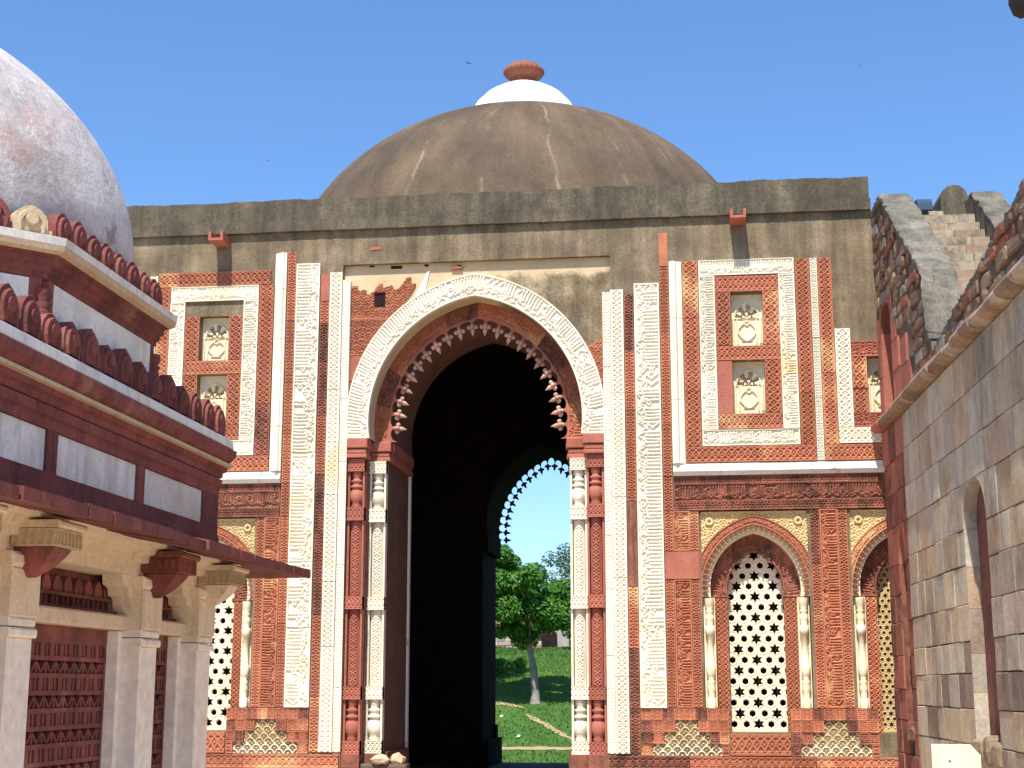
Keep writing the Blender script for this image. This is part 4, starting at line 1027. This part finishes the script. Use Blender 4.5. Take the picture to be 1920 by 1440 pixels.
m = MB(); m.box(TC[0] - 2.85, TC[0] + 2.85, TC[1] - 2.85, TC[1] + 2.85, 0, 4.25); m.build('core', INNER_SHADE, tomb)  # near-black block painted as the shade behind the screens
m = MB(); m.box(TC[0] - 3.75, TC[0] + 3.75, TC[1] - 3.75, TC[1] + 3.75, 0, .46); m.build('platform', TPIL, tomb)
m = MB(); m.box(TC[0] - 3.46, TC[0] + 3.46, TC[1] - 3.46, TC[1] + 3.46, 4.25, 5.79); m.build('frieze_core', TRED, tomb)
# octagonal drum
OA = 3.40; SIDE = OA * math.tan(pi / 8)
for k in range(8):
    an = k * pi / 4
    def OF(t, n, z, an=an): x, y = OA + n, t; return (TC[0] + x * cos(an) - y * sin(an), TC[1] + x * sin(an) + y * cos(an), z)
    def om(name, prof, mat):
        m = MB(OF); vs = []
        for n, z in prof: e = SIDE * (OA + n) / OA; vs += [(-e, n, z), (e, n, z)]
        m.add(vs, [(2 * i, 2 * i + 1, 2 * i + 3, 2 * i + 2) for i in range(len(prof) - 1)]); return m.build(name, mat, tomb)
    om('drum_wall', [(-.02, 5.75), (-.02, 6.72)], TRED)
    om('drum_rail', [(.0, 6.50), (.02, 6.51), (.02, 6.55), (.05, 6.565), (.05, 6.62), (.09, 6.635), (.09, 6.70), (.14, 6.715)], TRED)
    om('drum_cornice', [(.14, 6.715), (.20, 6.735), (.215, 6.79)], TBUF)
    om('drum_cornice', [(.215, 6.79), (.225, 6.86), (.12, 6.895), (-.3, 6.90)], TMAR)
    m = MB(OF); m.block(-SIDE + .16, SIDE - .16, 5.80, 6.495, .018, -.03, .006); m.build('marble_panel', TMAR, tomb)
    for e in (-1, 1):
        m = MB(OF); m.box(*sorted((e * (SIDE - .155), e * (SIDE - .04))), -.04, .014, 5.78, 6.505); m.build('drum_post', TRED, tomb)
    cx, cy, _ = OF(SIDE - .02, .0, 0)
    m = MB(); m.lathe([(.075, 5.8), (.08, 6.02), (.06, 6.04), (.09, 6.12), (.07, 6.2), (.06, 6.22), (.085, 6.26), (.055, 6.29), (.085, 6.33), (.08, 6.40)], cx, cy, 12); m.build('corner_colonnette', TRED, tomb, True)
    ume = [merlon_mesh(.34, .33, .16, TRED).mesh('merlon', TRED), merlon_mesh(.34, .31, .15, TBUF).mesh('merlon', TBUF)] if k == 0 else ume
    for i in range(8):
        t = -SIDE + .19 + i * (2 * SIDE - .30) / 7.25
        place_merlon(ume[1] if (i == 7 and k == 7) else ume[0], OF, t, .06, 6.89, 0, an)
pts = [(3.30, 6.85), (3.385, 7.08)] + [(3.42 * cos(t) ** (2 / 1.95), 7.4 + 2.65 * sin(t) ** (2 / 1.95)) for t in [pi / 2 * i / 18 * .97 for i in range(19)]] + [(.16, 10.08), (.15, 10.3), (.001, 10.5)]
m = MB(); m.lathe(pts, *TC, 96); d = m.build('dome', PDOME, tomb, True)
sb = d.modifiers.new('smooth', 'SUBSURF'); sb.levels = 1; sb.render_levels = 1

# ================================================================== THE WALL ON THE RIGHT
ewall = thing('enclosure_wall', WF(7, 0, 0), 'tall stone wall of grey ashlar with rubble above and a pointed slit niche', 'wall')
def stop(s):                                             # top of the wall and of the stair's parapet, along s
    if s < 1.25: return 12.88
    if s < 5.1: return 12.88 - (s - 1.25) * .713
    if s < 5.45: return 10.13 - (s - 5.1) / .35 * 1.5
    return 8.62 + (s - 5.45) * .128
NI = (7.35, 8.90)                                        # the tall niche
def cladding(z0, z1):
    s = 0
m = MB(WF); m.prism([(1.76, 8.05), (1.76, 12.48), (5.06, 10.12), (5.34, 8.93), (5.5, 8.58), (16.5, 9.98), (16.5, 8.05)], -.60, -.045)
m.box(.05, .40, -.60, -.045, 8.05, 12.85); m.box(.40, 1.25, -.60, -.045, 10.66, 12.85); m.prism([(1.25, 10.66), (1.25, 12.85), (1.76, 12.48), (1.76, 10.66)], -.60, -.045); m.box(.40, 1.76, -.60, -.40, 8.05, 10.66); m.build('rubble_core', MORT, ewall)
mb = MB(WF); mb.box(.02, 1.28, -1.5, -.06, 0, 8.05); mb.box(1.28, 1.98, -1.5, -.32, 0, 8.05); mb.box(1.98, NI[0], -1.5, -.06, 0, 8.05); mb.box(NI[0], NI[1], -1.5, -.235, 0, 8.05); mb.box(NI[1], 16.5, -1.5, -.06, 0, 8.05)
mb.build('wall_core', MORT, ewall)
# red quoin section nearest to the gate, with its own narrow niche
QA = Arch(1.63, .35, 5.2, 5.95, .02)
RW = random.Random(5)
zs = [.0, .75, 1.5, 2.15, 2.75, 3.4, 4.05, 4.6, 5.2, 5.98, 6.65, 7.3, 8.04]
for z0, z1 in zip(zs[:-1], zs[1:]):
    e = [(.0, .62), (.625, 1.28), (1.98, 2.40)] if 2.1 < z1 and z0 < 5.1 else ([(.0, .75), (.755, 1.5), (1.505, 2.40)] if not (5.1 < z0 < 5.5) else [(.0, 1.22), (2.04, 2.40)])
    for a, b in e:
        m = MB(WF); m.block(a + .004, b - .004, z0 + .004, z1 - .004, RW.uniform(-.015, .02), -.09, .015); m.build('sandstone_block', RW.choice((REDP, REDS, REDS, REDW)), ewall)
def arch_stones(A, x0, x1, zt, mats, nf, nb, name):
    for sd in (-1, 1):
        P = [A.pt(A.R, .5 * i / 8) if sd < 0 else A.pt(A.R, 1 - .5 * i / 8) for i in range(9)]
        po = P + [(A.cx, zt), (x0 if sd < 0 else x1, zt), (x0 if sd < 0 else x1, A.zs)]
        m = MB(WF); m.prism(po, nb, nf); m.build(name, mats[0 if sd < 0 else 1], ewall)
arch_stones(QA, 1.23, 2.03, 5.975, (REDP, REDP), .0, -.30, 'niche_arch')
m = MB(WF)
for a, b in ((1.26, 1.30), (1.96, 2.0)): m.box(a, b, -.32, -.02, 2.1, 5.2)
m.build('niche_lining', REDS, ewall)
# ashlar courses
zs = [.0, .6, 1.2, 1.9, 2.45, 3.0, 3.5, 4.08, 4.70, 5.26, 5.98, 6.62, 7.36, 8.04]
cnt = 0
for ci, (z0, z1) in enumerate(zip(zs[:-1], zs[1:])):
    s = 2.41; inN = z1 > 1.95 and z0 < 5.9
    while s < 15.5:
        L = RW.uniform(.45, 1.25); e = s + L
        if inN:
            if s < NI[0] and e > NI[0] - .35: e = NI[0]
            elif NI[0] <= s < NI[1]: s = NI[1]; e = s + RW.uniform(.5, .9)
        e = min(e, 15.5)
        lower = z0 < 2.9
        mt = RW.choices(ASH, (3, 4, 2, 1.0, 4) if lower else (6, 5, 3, .8, .4))[0]
        tl = RW.uniform(-.006, .006)
        m = MB(WF); a, b = s + .004, e - .004; ch = RW.uniform(.008, .018); nf = RW.uniform(-.008, .010)
        m.block(a, b, z0 + .007 + tl, z1 - .007 + tl, nf, -.09, ch); m.build('ashlar_block', mt, ewall); cnt += 1
        s = e
NA = Arch((NI[0] + NI[1]) / 2, (NI[1] - NI[0]) / 2, 5.265, 5.975, .02)
arch_stones(NA, NI[0] - .001, NI[1] + .001, 5.977, (ASH[0], ASH[2]), .0, -.205, 'niche_arch')
# the niche's jambs, back and rubble sill
for i, (z0, z1) in enumerate(((1.95, 2.7), (2.705, 3.3), (3.305, 4.0), (4.005, 4.66), (4.665, 5.26))):
    m = MB(WF); m.block(NI[0] - .03, NI[0] + .012, z0, z1, .004, -.22, .006); m.build('jamb_stone', (ASH[0], ASH[0], ASH[4], ASH[3], ASH[0])[i], ewall)
m = MB(WF); m.box(NI[0] - .05, NI[1] + .05, -.23, -.21, 1.8, 6.0); m.build('niche_back', REDW, ewall)
def rubble(s0, s1, z0, z1, nf, rr, nb=-.08, bulge=.05):
    """one rough stone: uneven outline, swelling face"""
    n = 8; cs, cz = (s0 + s1) / 2, (z0 + z1) / 2; hs, hz = (s1 - s0) / 2, (z1 - z0) / 2; P = []
    for ca, sa in ((.93, .88), (.0, 1.0), (-.93, .88), (-1.0, .0), (-.93, -.88), (.0, -1.0), (.93, -.88), (1.0, .0)):
        P.append((cs + (ca + rr.uniform(-.10, .06) * (1 if ca >= 0 else -1)) * hs, cz + (sa + rr.uniform(-.14, .05) * (1 if sa >= 0 else -1)) * hz))
    tilt = rr.uniform(-.03, .03); m = MB(WF); vs = []
    for sc, n_ in ((1.0, nb), (1.0, nf - bulge), (.93, nf - bulge * .3), (.72, nf)):
        vs += [(cs + (p[0] - cs) * sc, n_ + (tilt * (p[0] - cs) / hs if n_ != nb else 0) + (rr.uniform(-.010, .010) if sc < 1 else 0), cz + (p[1] - cz) * sc) for p in P]
    fs = [tuple(range(24, 32))]
    for a in (0, 8, 16):
        for i in range(8): fs.append((a + i, a + (i + 1) % 8, a + 8 + (i + 1) % 8, a + 8 + i))
    return m.add(vs, fs)
for s0, s1, z0, z1 in ((NI[0] + .0, NI[0] + .5, 1.65, 2.02), (NI[0] + .5, NI[0] + 1.1, 1.6, 2.06), (NI[0] + 1.1, NI[1] + .1, 1.6, 1.98), (1.2, 1.75, 1.7, 2.15), (1.7, 2.1, 1.75, 2.05)):
    rubble(s0, s1, z0, z1, .06, RW, -.5, .1).build('rubble_stone', RW.choice(RUB), ewall)
# coping (string course): worn rounded stones
s = .0
while s < 15.6:
    L = RW.uniform(.55, 1.1); e = min(s + L, 15.7); o = RW.uniform(-.03, .03); red = s < 4.6
    p = [(-.08, 8.045), (.10 + o, 8.055), (.20 + o, 8.10), (.235 + o, 8.17), (.20 + o, 8.245), (.08, 8.33 + RW.uniform(-.03, .04)), (-.08, 8.36)]
    m = MB(WF); m.extr(p, s + .008, e - .008); m.build('coping_stone', REDP if (red and RW.random() < .6) else COPE, ewall); s = e
# red dressed stones and the upper niche above the coping
for s0, s1, z0, z1 in ((.0, .38, 8.36, 9.2), (.0, .38, 9.205, 10.0), (1.78, 2.6, 8.36, 9.0), (2.605, 3.6, 8.36, 8.92), (1.78, 2.5, 9.005, 9.62), (.0, .36, 10.005, 10.5), (2.6, 3.25, 8.93, 9.5), (1.80, 2.3, 9.63, 10.2)):
    m = MB(WF); m.block(s0 + .004, s1 - .004, z0, z1 - .004, RW.uniform(-.01, .02), -.10, .018); m.build('sandstone_block', REDP, ewall)
m = MB(WF); m.box(.38, 1.78, -.39, -.36, 8.3, 10.66); m.build('niche_back', REDS, ewall)
m = MB(WF)
for a, b in ((.385, .52), (1.66, 1.775)): m.block(a, b, 8.30, 10.105, .0, -.36, .01)
m.build('niche_frame', REDP, ewall)
UA = Arch(1.08, .58, 10.1, 10.62, .02)
arch_stones(UA, .37, 1.79, 10.68, (RUB[2], REDW), .0, -.36, 'niche_arch')
# rubble facing: individual stones up to the sloping tops
z = 8.37; nst = 0; stuffmb = {}
while z < 12.85:
    h = RW.uniform(.19, .31); s = .04 + RW.uniform(0, .1)
    while s < 15.6:
        L = RW.uniform(.34, .80); e = s + L; zm = z + h
        hj = RW.uniform(-.03, .03)
        clear = not (z < 10.66 and s < 1.79 and e > .0) and not (z < 9.62 and s < 2.5) and not (z < 9.48 and s < 3.22) and not (z < 8.9 and s < 3.55)
        if clear and zm < stop(min(s, 16)) + .02 and zm < stop(e) + .06:
            w = (7, 2.0, 1.3, 1.4)
            rubble(s + .004, e - .004, z + hj, zm + hj, RW.uniform(-.015, .03), RW, -.10, .035).build('rubble_stone', RW.choices(RUB, w)[0], ewall); nst += 1
        s = e
    z += h
print('ashlar', cnt, 'rubble', nst)

# end pier with a jutting eave stone (its tip hangs into the top right corner)
m = MB(WF); m.box(14.6, 16.5, -1.8, -.2, 8.0, 11.1); m.build('end_pier', MORT, ewall)
m = MB(WF); q = [(-1.9, 10.98), (.20, 10.98), (.38, 10.92), (.47, 10.97), (.52, 11.12), (.50, 11.42), (-1.9, 11.55)]
m.extr(q, 14.05, 16.6); m.build('eave_stone', stone('eave_stone_shaded', (.06, .045, .05), (.035, .028, .03)), ewall)  # near-black colour paints the shade on the eave stone

# ================================================================== THE STAIRCASE BEHIND THE WALL'S TOP
stair = thing('stone_staircase', WF(3, -1.2, 8), 'open flight of worn stone steps climbing between sloping parapets to the roof', 'staircase')
def worn_coping(name, path, n0, n1, th, parent, amp=.022):
    m = MB(WF); P = []
    for (a, b), (c, d) in zip(path[:-1], path[1:]):
        k = max(2, int(hypot(c - a, d - b) / .09))
        P += [(a + (c - a) * i / k, b + (d - b) * i / k) for i in range(k)]
    P.append(path[-1]); vs = []; cols = [n1, n1 + (n0 - n1) * .05, n1 + (n0 - n1) * .35, n1 + (n0 - n1) * .7, n1 + (n0 - n1) * .95, n0]
    for s_, z_ in P:
        for j, n_ in enumerate(cols):
            e = j in (0, 5); vs.append((s_ + RW.uniform(-1, 1) * amp * .5, n_ + RW.uniform(-1, 1) * amp, z_ + (-.03 if e else 0) + RW.uniform(-1, 1) * amp))
        vs += [(s_, n0 + .02, z_ - th), (s_, n1 - .02, z_ - th)]
    m.add(vs, [(i * 8 + j, i * 8 + (j + 1) % 8, (i + 1) * 8 + (j + 1) % 8, (i + 1) * 8 + j) for i in range(len(P) - 1) for j in range(8)] + [tuple(range(8)), tuple(range(len(vs) - 1, len(vs) - 9, -1))])
    return m.build(name, CONC, parent, False)
worn_coping('parapet_coping', [(.05, 12.97), (1.27, 12.95), (5.14, 10.19), (5.42, 9.0)], -.62, .03, .14, stair)
n = 11; s0, z0 = 5.25, 9.40
for i in range(n):
    sa = s0 - i * .37; za = z0 + i * .27
    xs_ = [-.62, -.62 - RW.uniform(.5, .8), -1.86]
    for a, b in zip(xs_[:-1], xs_[1:]):
        m = MB(WF); m.extr([(b + .005, 0), (a - .005, 0), (a - .005, 1), (b + .005, 1)], 0, 1) if False else None
        m = MB(WF); j = RW.uniform(-.02, .02); m.box(sa - .62, sa + j, b + .004, a - .004, za, za + .262 + RW.uniform(-.012, .008)); m.build('step', STEP if RW.random() < .75 else COPE, stair)
m = MB(WF); m.box(-.2, 1.5, -1.86, -.62, 11.6, 12.40); m.build('landing', STEP, stair)
m = MB(WF); m.prism([(.6, 8.2), (.6, 12.85), (1.28, 12.84), (5.9, 9.55), (5.9, 8.2)], -2.44, -1.88); m.build('parapet', MORT, stair)
worn_coping('parapet_coping', [(.58, 12.95), (1.3, 12.93), (5.95, 9.62)], -2.46, -1.86, .12, stair)
worn_coping('wall_coping', [(5.46, 8.63), (16.5, 10.04)], -.64, -.03, .10, ewall, .03)
m = MB(WF); pr = [(-1.94, 11.9), (-1.36, 11.9), (-1.36, 13.05), (-1.42, 13.20), (-1.54, 13.29), (-1.65, 13.31), (-1.77, 13.29), (-1.88, 13.20), (-1.94, 13.05)]
m.extr(pr, -2.6, .7); m.build('rounded_parapet', PARA, stair)
m = MB(WF); m.box(-3.0, 1.3, -4.5, -.7, 8.0, 11.7); m.build('stair_core', MORT, stair)
# floodlight on the landing
fl = thing('floodlight', WF(1.2, -.9, 12.40), 'small dark blue floodlight tilted on the landing at the top of the steps', 'lamp')
lm_, lnt, lb = mk('lamp_paint'); lb.inputs['Base Color'].default_value = (.035, .06, .10, 1); lb.inputs['Roughness'].default_value = .4
m = MB(WF); m.prism([(1.00, 12.50), (1.25, 12.47), (1.36, 12.56), (1.34, 12.72), (1.26, 12.82), (1.02, 12.84)], -1.05, -.74); m.build('lamp_body', lm_, fl)
m = MB(WF); m.box(1.14, 1.22, -.97, -.82, 12.40, 12.50); m.build('lamp_bracket', lm_, fl)
m = MB(WF); m.prism([(1.22, 12.402), (1.48, 12.402), (1.46, 12.47), (1.36, 12.52), (1.22, 12.48)], -1.24, -.95)
tag(m.build('loose_stone', STEP), 'pale loose stone lying in front of the dark blue floodlight', 'stone')

# ================================================================== SMALL THINGS
SG, snt, sbn = mk('sign_paint'); scv, _, _ = coords(snt, 0.0)
snt.links.new(ramp(snt, noise(snt, scv, 3, 4, .6), [(.3, (.70, .62, .46)), (.7, (.80, .72, .55))]), sbn.inputs['Base Color']); sbn.inputs['Roughness'].default_value = .7
DK, dnt, db = mk('dark_paint'); db.inputs['Base Color'].default_value = (.03, .025, .02, 1)
sign = thing('sign_board', (8.5, -8.6, 0), 'cream notice board with one cut corner standing before the grey wall', 'sign')
YS = -8.6
m = MB(FF); m.prism([(8.20, 1.18), (8.90, 1.18), (8.90, 1.80), (8.76, 1.955), (8.20, 1.955)], 8.6, 8.66); bd = m.build('board', SG, sign)
m = MB(FF); m.box(8.44, 8.465, 8.661, 8.667, 1.70, 1.725); m.build('rivet', DK, bd)
for x in (8.28, 8.74):
    m = MB(FF); m.box(x, x + .06, 8.52, 8.598, 0, 1.8); m.build('leg', DK, sign)
tag(rubble(1.0, 2.0, 1.0, 1.5, .1, RW).build('threshold_stone', MARS) if False else None, '') if False else None
# pale broken stones at the foot of the left jamb
for i, (x, y, w, h, lab) in enumerate(((-1.98, -.05, .40, .20, 'pale broken stone at the foot of the passage, left one of two'), (-1.62, .12, .34, .26, 'pale broken stone at the foot of the passage, right one of two'))):
    b = MB(); b.ball((0, 0, 0), (w / 2, .2, h / 2), 8, 5); b.v = [(p[0] + rng.uniform(-.03, .03), p[1] + rng.uniform(-.03, .03), p[2] + rng.uniform(-.03, .03)) for p in b.v]
    tag(b.build('broken_stone', TBUF, None, False, (x, y, 1.28)), lab, 'stone', 'pale stones by the passage')
m = MB(FF); m.block(-2.4, -1.40, .42, 1.19, .05, -.35, .04); m.build('threshold_step', FLOORM, gate)
# birds
BK, bnt, bb = mk('bird_feathers'); bb.inputs['Base Color'].default_value = (.035, .03, .03, 1)
def bird(loc, s, rz, lab):
    b = MB(); b.ball((0, 0, 0), (.16, .055, .05), 8, 6); b.ball((.17, 0, .02), (.05, .04, .04), 7, 5)
    b.add([(.21, -.012, .02), (.21, .012, .02), (.26, 0, .012)], [(0, 1, 2)])
    b.add([(-.14, -.02, 0), (-.14, .02, 0), (-.30, .06, .0), (-.30, -.06, 0), (-.14, 0, .02), (-.30, 0, .015)], [(0, 1, 2, 3), (0, 4, 5, 3), (1, 2, 5, 4)])
    for e in (-1, 1):
        b.add([(.08, e * .03, .03), (-.06, e * .03, .03), (-.05, e * .22, .13), (.09, e * .20, .13), (-.10, e * .42, .10), (.0, e * .40, .105), (.02, e * .03, .015), (.02, e * .21, .115)],
              [(0, 1, 2, 3), (3, 2, 4, 5), (0, 3, 7, 6), (6, 7, 2, 1), (3, 5, 7), (7, 5, 4, 2)])
    o = b.build('bird', BK, None, False, loc); o.scale = (s,) * 3; o.rotation_euler = (.2, -.1, rz); return tag(o, lab, 'bird', 'birds in the sky')

bird((-9.73, 60.0, 43.49), .62, 2.2, 'dark bird flying left of the dome finial')
bird((-32.5, 90.0, 48.6), .50, 1.2, 'tiny distant bird low over the parapet at the left')
bird((19.2, 90.0, 54.7), .40, .6, 'tiny distant bird high at the right of the sky')

# ================================================================== BEYOND THE GATE
def leaf_mat(name, a, b_, c):
    m, nt, b = mk(name); v, rnd, obj = coords(nt, 0.0)
    g = N(nt, 'ShaderNodeNewGeometry')
    col = ramp(nt, g.outputs['Random Per Island'], [(.0, a), (.5, b_), (1.0, c)])
    nt.links.new(col, b.inputs['Base Color']); b.inputs['Roughness'].default_value = .55; b.inputs['Specular IOR Level'].default_value = .3
    tr = N(nt, 'ShaderNodeBsdfTranslucent'); nt.links.new(mix(nt, 1.0, col, (1.2, 1.5, .6), 'MULTIPLY'), tr.inputs[0])
    ms = N(nt, 'ShaderNodeMixShader'); ms.inputs[0].default_value = .28; nt.links.new(b.outputs[0], ms.inputs[1]); nt.links.new(tr.outputs[0], ms.inputs[2])
    nt.links.new(ms.outputs[0], nt.nodes['Material Output'].inputs[0]); return m
LEAF = leaf_mat('leaf_green', (.042, .125, .014), (.070, .195, .022), (.12, .27, .032))
LEAFD = leaf_mat('leaf_grey_green', (.04, .085, .028), (.06, .125, .045), (.09, .165, .06))
def bark_mat():
    return stone('tree_bark', (.32, .28, .24), (.15, .12, .10), scale=3, per=0, bumpy=.8, spread=0, streak=(.08, .06, .05), streak_at=(.5, .7))
BARK = bark_mat()
def leaves(name, clumps, n, size, mat, parent, seed):
    """leaf-sized faces gathered on the surface and in the volume of many clumps"""
    R = np.random.RandomState(seed); w = np.array([c[3] ** 2 for c in clumps]); w /= w.sum()
    k = R.choice(len(clumps), n, p=w); C = np.array([c[:3] for c in clumps])[k]; r = np.array([c[3] for c in clumps])[k]
    d = R.normal(size=(n, 3)); d /= np.linalg.norm(d, axis=1)[:, None]; rad = r * (1 - .55 * R.rand(n) ** 2)
    P = C + d * rad[:, None] * np.array([1, 1, .78])
    nn = d + R.normal(size=(n, 3)) * .55 + np.array([0, 0, .55]); nn /= np.linalg.norm(nn, axis=1)[:, None]
    u = np.cross(nn, R.normal(size=(n, 3))); u /= np.linalg.norm(u, axis=1)[:, None]; v = np.cross(nn, u)
    s = size * (.6 + .8 * R.rand(n))[:, None]
    V = np.stack([P - u * s, P + v * s * .42 + nn * s * .12, P + u * s, P - v * s * .42 + nn * s * .12], 1).reshape(-1, 3)
    return link(name, np_mesh(name, V, np.arange(4 * n).reshape(n, 4), mat), parent)
def tree(name, base, trunk, clumps, nleaf, size, lab, mat, seed, limbs=True, cat='tree', group=None):
    t = thing(name, base, lab, cat, group)
    m = MB(); m.tube(*trunk, 9); tk = m.build('trunk', BARK, t, True)
    if limbs:
        top = Vector(trunk[0][-1])
        for i, c in enumerate(clumps[:14]):
            R = random.Random(i + seed); b0 = Vector(trunk[0][-1 - (i % 2)]); e = Vector(c[:3]); md = (b0 + e) / 2 + Vector((0, 0, -.25))
            l = MB(); l.tube([b0, md, e], [trunk[1][-1] * .75, trunk[1][-1] * .45, .03], 6); l.build('limb', BARK, t, True)
    leaves('crown', clumps, nleaf, size, mat, t, seed); return t
def clumps(centre, rx, ry, rz, n, r0, r1, seed, floor=None):
    R = random.Random(seed); out = []
    while len(out) < n:
        a, b, c = R.uniform(-1, 1), R.uniform(-1, 1), R.uniform(-1, 1)
        q = a * a + b * b + c * c
        if q > 1 or q < .18: continue
        out.append((centre[0] + a * rx, centre[1] + b * ry, centre[2] + c * rz, R.uniform(r0, r1)))
    return out
zt0 = float(terrain(np.array(-4.66), np.array(53.4)))
cl = clumps((-5.4, 53.4, 8.25), 3.5, 3.3, 2.75, 46, .60, 1.10, 3) + [(-6.6, 53.0, 10.3, .75), (-5.6, 53.2, 10.6, .6), (-3.0, 53.0, 8.2, .8), (-2.4, 53.2, 7.6, .7), (-7.4, 53.2, 9.6, .8), (-6.4, 52.6, 5.9, .55), (-5.4, 52.8, 5.9, .45), (-3.8, 53, 6.2, .5)]
cl = [c for c in cl if c[2] + c[3] * .5 < 10.9 - .72 * (c[0] + 6.0)]
tree('lawn_tree', (-4.66, 53.4, zt0), ([(-4.66, 53.4, zt0 - .2), (-4.62, 53.4, zt0 + .5), (-4.72, 53.35, zt0 + 1.9), (-4.98, 53.4, zt0 + 3.2), (-5.1, 53.4, zt0 + 4.6)], [.34, .235, .20, .17, .12]),
     cl, 30000, .150, 'leafy green tree with a pale leaning trunk growing on the lawn', LEAF, 21)
cl = clumps((-10.6, 58.5, 9.4), 4.0, 3.4, 3.4, 40, .7, 1.2, 17)
tree('lawn_tree', (-10.4, 58.5, 3.1), ([(-10.4, 58.5, 2.9), (-10.5, 58.5, 4.6), (-10.6, 58.5, 6.6)], [.36, .28, .18]), cl, 14000, .17, 'broad shady tree mostly hidden behind the dark left jamb of the far arch', LEAF, 61)
cl = clumps((-3.0, 74, 10.9), 3.6, 2.2, 2.2, 30, .5, .95, 8)
tree('acacia_tree', (-1.2, 74, 5.5), ([(-1.2, 74, 5.2), (-1.3, 74, 7), (-1.5, 74, 9)], [.3, .22, .14]), cl, 7000, .11, 'grey green feathery tree standing behind the lawn tree, by the ruin', LEAFD, 31)
cl = clumps((-3.3, 72.5, 7.2), 1.7, 1.2, 1.4, 10, .4, .8, 9)
tree('bush', (-3.3, 72.5, 5.4), ([(-3.3, 72.5, 5.2), (-3.3, 72.5, 6.2)], [.10, .05]), cl, 2600, .12, 'dark green bush against the ruined wall at the right of the arch view', LEAFD, 41, False, 'bush')
cl = clumps((-7.6, 60.5, float(terrain(np.array(-7.6), np.array(60.5))) + .55), 1.9, 1.0, .55, 9, .3, .55, 12)
tree('bush', (-7.6, 60.5, 3.5), ([(-7.6, 60.5, 3.4), (-7.6, 60.5, 4.2)], [.08, .04]), cl, 2200, .11, 'low spreading bush on the slope just behind the pale tree trunk', LEAF, 51, False, 'bush')
# ruin: a broken rubble wall with a dark arched opening
ruin = thing('ruined_wall', (-8, 82, 5.5), 'broken pinkish rubble wall with a dark arched doorway on top of the rise', 'ruin')
RU = [stone('ruin_' + n, a, b_, per=.2) for n, a, b_ in (('pink', (.50, .38, .30), (.40, .28, .21)), ('grey', (.48, .45, .42), (.36, .33, .3)), ('red', (.36, .18, .12), (.28, .13, .09)))]
RR = random.Random(4)
for zrow in range(9):
    x = -15.0
    while x < 1.5:
        L = RR.uniform(.5, 1.1); z = 5.3 + zrow * .32; topz = 7.7 + .55 * sin(x * 1.1) + .35 * sin(x * 2.9 + 1)
        arch_in = abs(x + L / 2 + 6.7) < .62 and z < 6.75
        if z < topz and not arch_in:
            m = MB(); m.box(x + .02, x + L - .02, 81.6 + RR.uniform(-.05, .05), 82.4, z + .01, z + .31); m.build('ruin_block', RR.choice(RU), ruin)
        x += L
m = MB(); m.box(-15, 1.5, 81.9, 82.3, 4.8, 7.0); m.build('ruin_core', RU[0], ruin)
m = MB(); m.box(-7.3, -6.1, 81.56, 81.9, 5.0, 6.75); m.build('doorway_shade', INNER_SHADE, ruin)  # dark panel stands in for the shade inside the doorway
m = MB(); m.box(-6.05, -5.2, 81.2, 82.4, 5.3, 8.1); m.build('ruin_pier', RU[1], ruin)
# paths and bare earth on the lawn
path_strip('path', [(-14, 43.2), (-10, 43.25), (-7, 43.2), (-5, 43.25), (-3, 43.3), (0, 43.2), (6, 43.2), (14, 43.3)], .36)
path_strip('path', [(-4.9, 50.9), (-4.3, 49.8), (-3.6, 48.6), (-2.9, 47.2), (-2.2, 45.9), (-1.2, 44.6), (-.2, 43.6)], .19)
path_strip('bare_patch', [(-8.2, 53.4), (-7.2, 53.0), (-6.2, 53.0), (-5.6, 52.5), (-5.1, 52.2)], .32)
path_strip('bare_patch', [(-12, 75.4), (-10, 75.6), (-8.4, 75.2), (-7.0, 75.3)], .75)
# long grass tufts
R = np.random.RandomState(5); n = 26000; px = R.uniform(-14, 4, n); py = 36 + 42 * R.rand(n) ** .8
keep = (abs(py - 43.25) > .5); px, py = px[keep], py[keep]; n = len(px); pz = terrain(px, py)
a = R.rand(n) * 2 * pi; hgt = .07 + .10 * R.rand(n); w = .03 + .03 * R.rand(n)
V = np.stack([np.stack([px - np.cos(a) * w, py - np.sin(a) * w, pz - .01], -1), np.stack([px + np.cos(a) * w, py + np.sin(a) * w, pz - .01], -1),
              np.stack([px + R.normal(size=n) * .05, py + R.normal(size=n) * .05, pz + hgt], -1)], 1).reshape(-1, 3)
tag(link('grass', np_mesh('grass', V, np.arange(3 * n).reshape(n, 3), leaf_mat('grass_blade', (.045, .11, .016), (.066, .155, .022), (.105, .19, .032)))), 'short bright green grass on the slope beyond the gate', 'grass', kind='stuff')
PAPER, pnt, pb = mk('paper_white'); pb.inputs['Base Color'].default_value = (.75, .74, .70, 1)
for x, y, lab in ((-6.15, 50.3, 'white scrap of litter on the grass, the one nearer the tree'), (-4.66, 45.8, 'white scrap of litter on the grass, the one nearer the path')):
    b = MB(); z = float(terrain(np.array(x), np.array(y))); b.add([(x - .09, y - .05, z + .02), (x + .08, y - .07, z + .04), (x + .1, y + .06, z + .12), (x - .06, y + .07, z + .09), (x, y, z + .15), (x, y, z + .02)], [(0, 1, 4), (1, 2, 4), (2, 3, 4), (3, 0, 4), (1, 0, 5), (2, 1, 5), (3, 2, 5), (0, 3, 5)])
    tag(b.build('litter_scrap', PAPER), lab, 'litter', 'white scraps on the lawn')
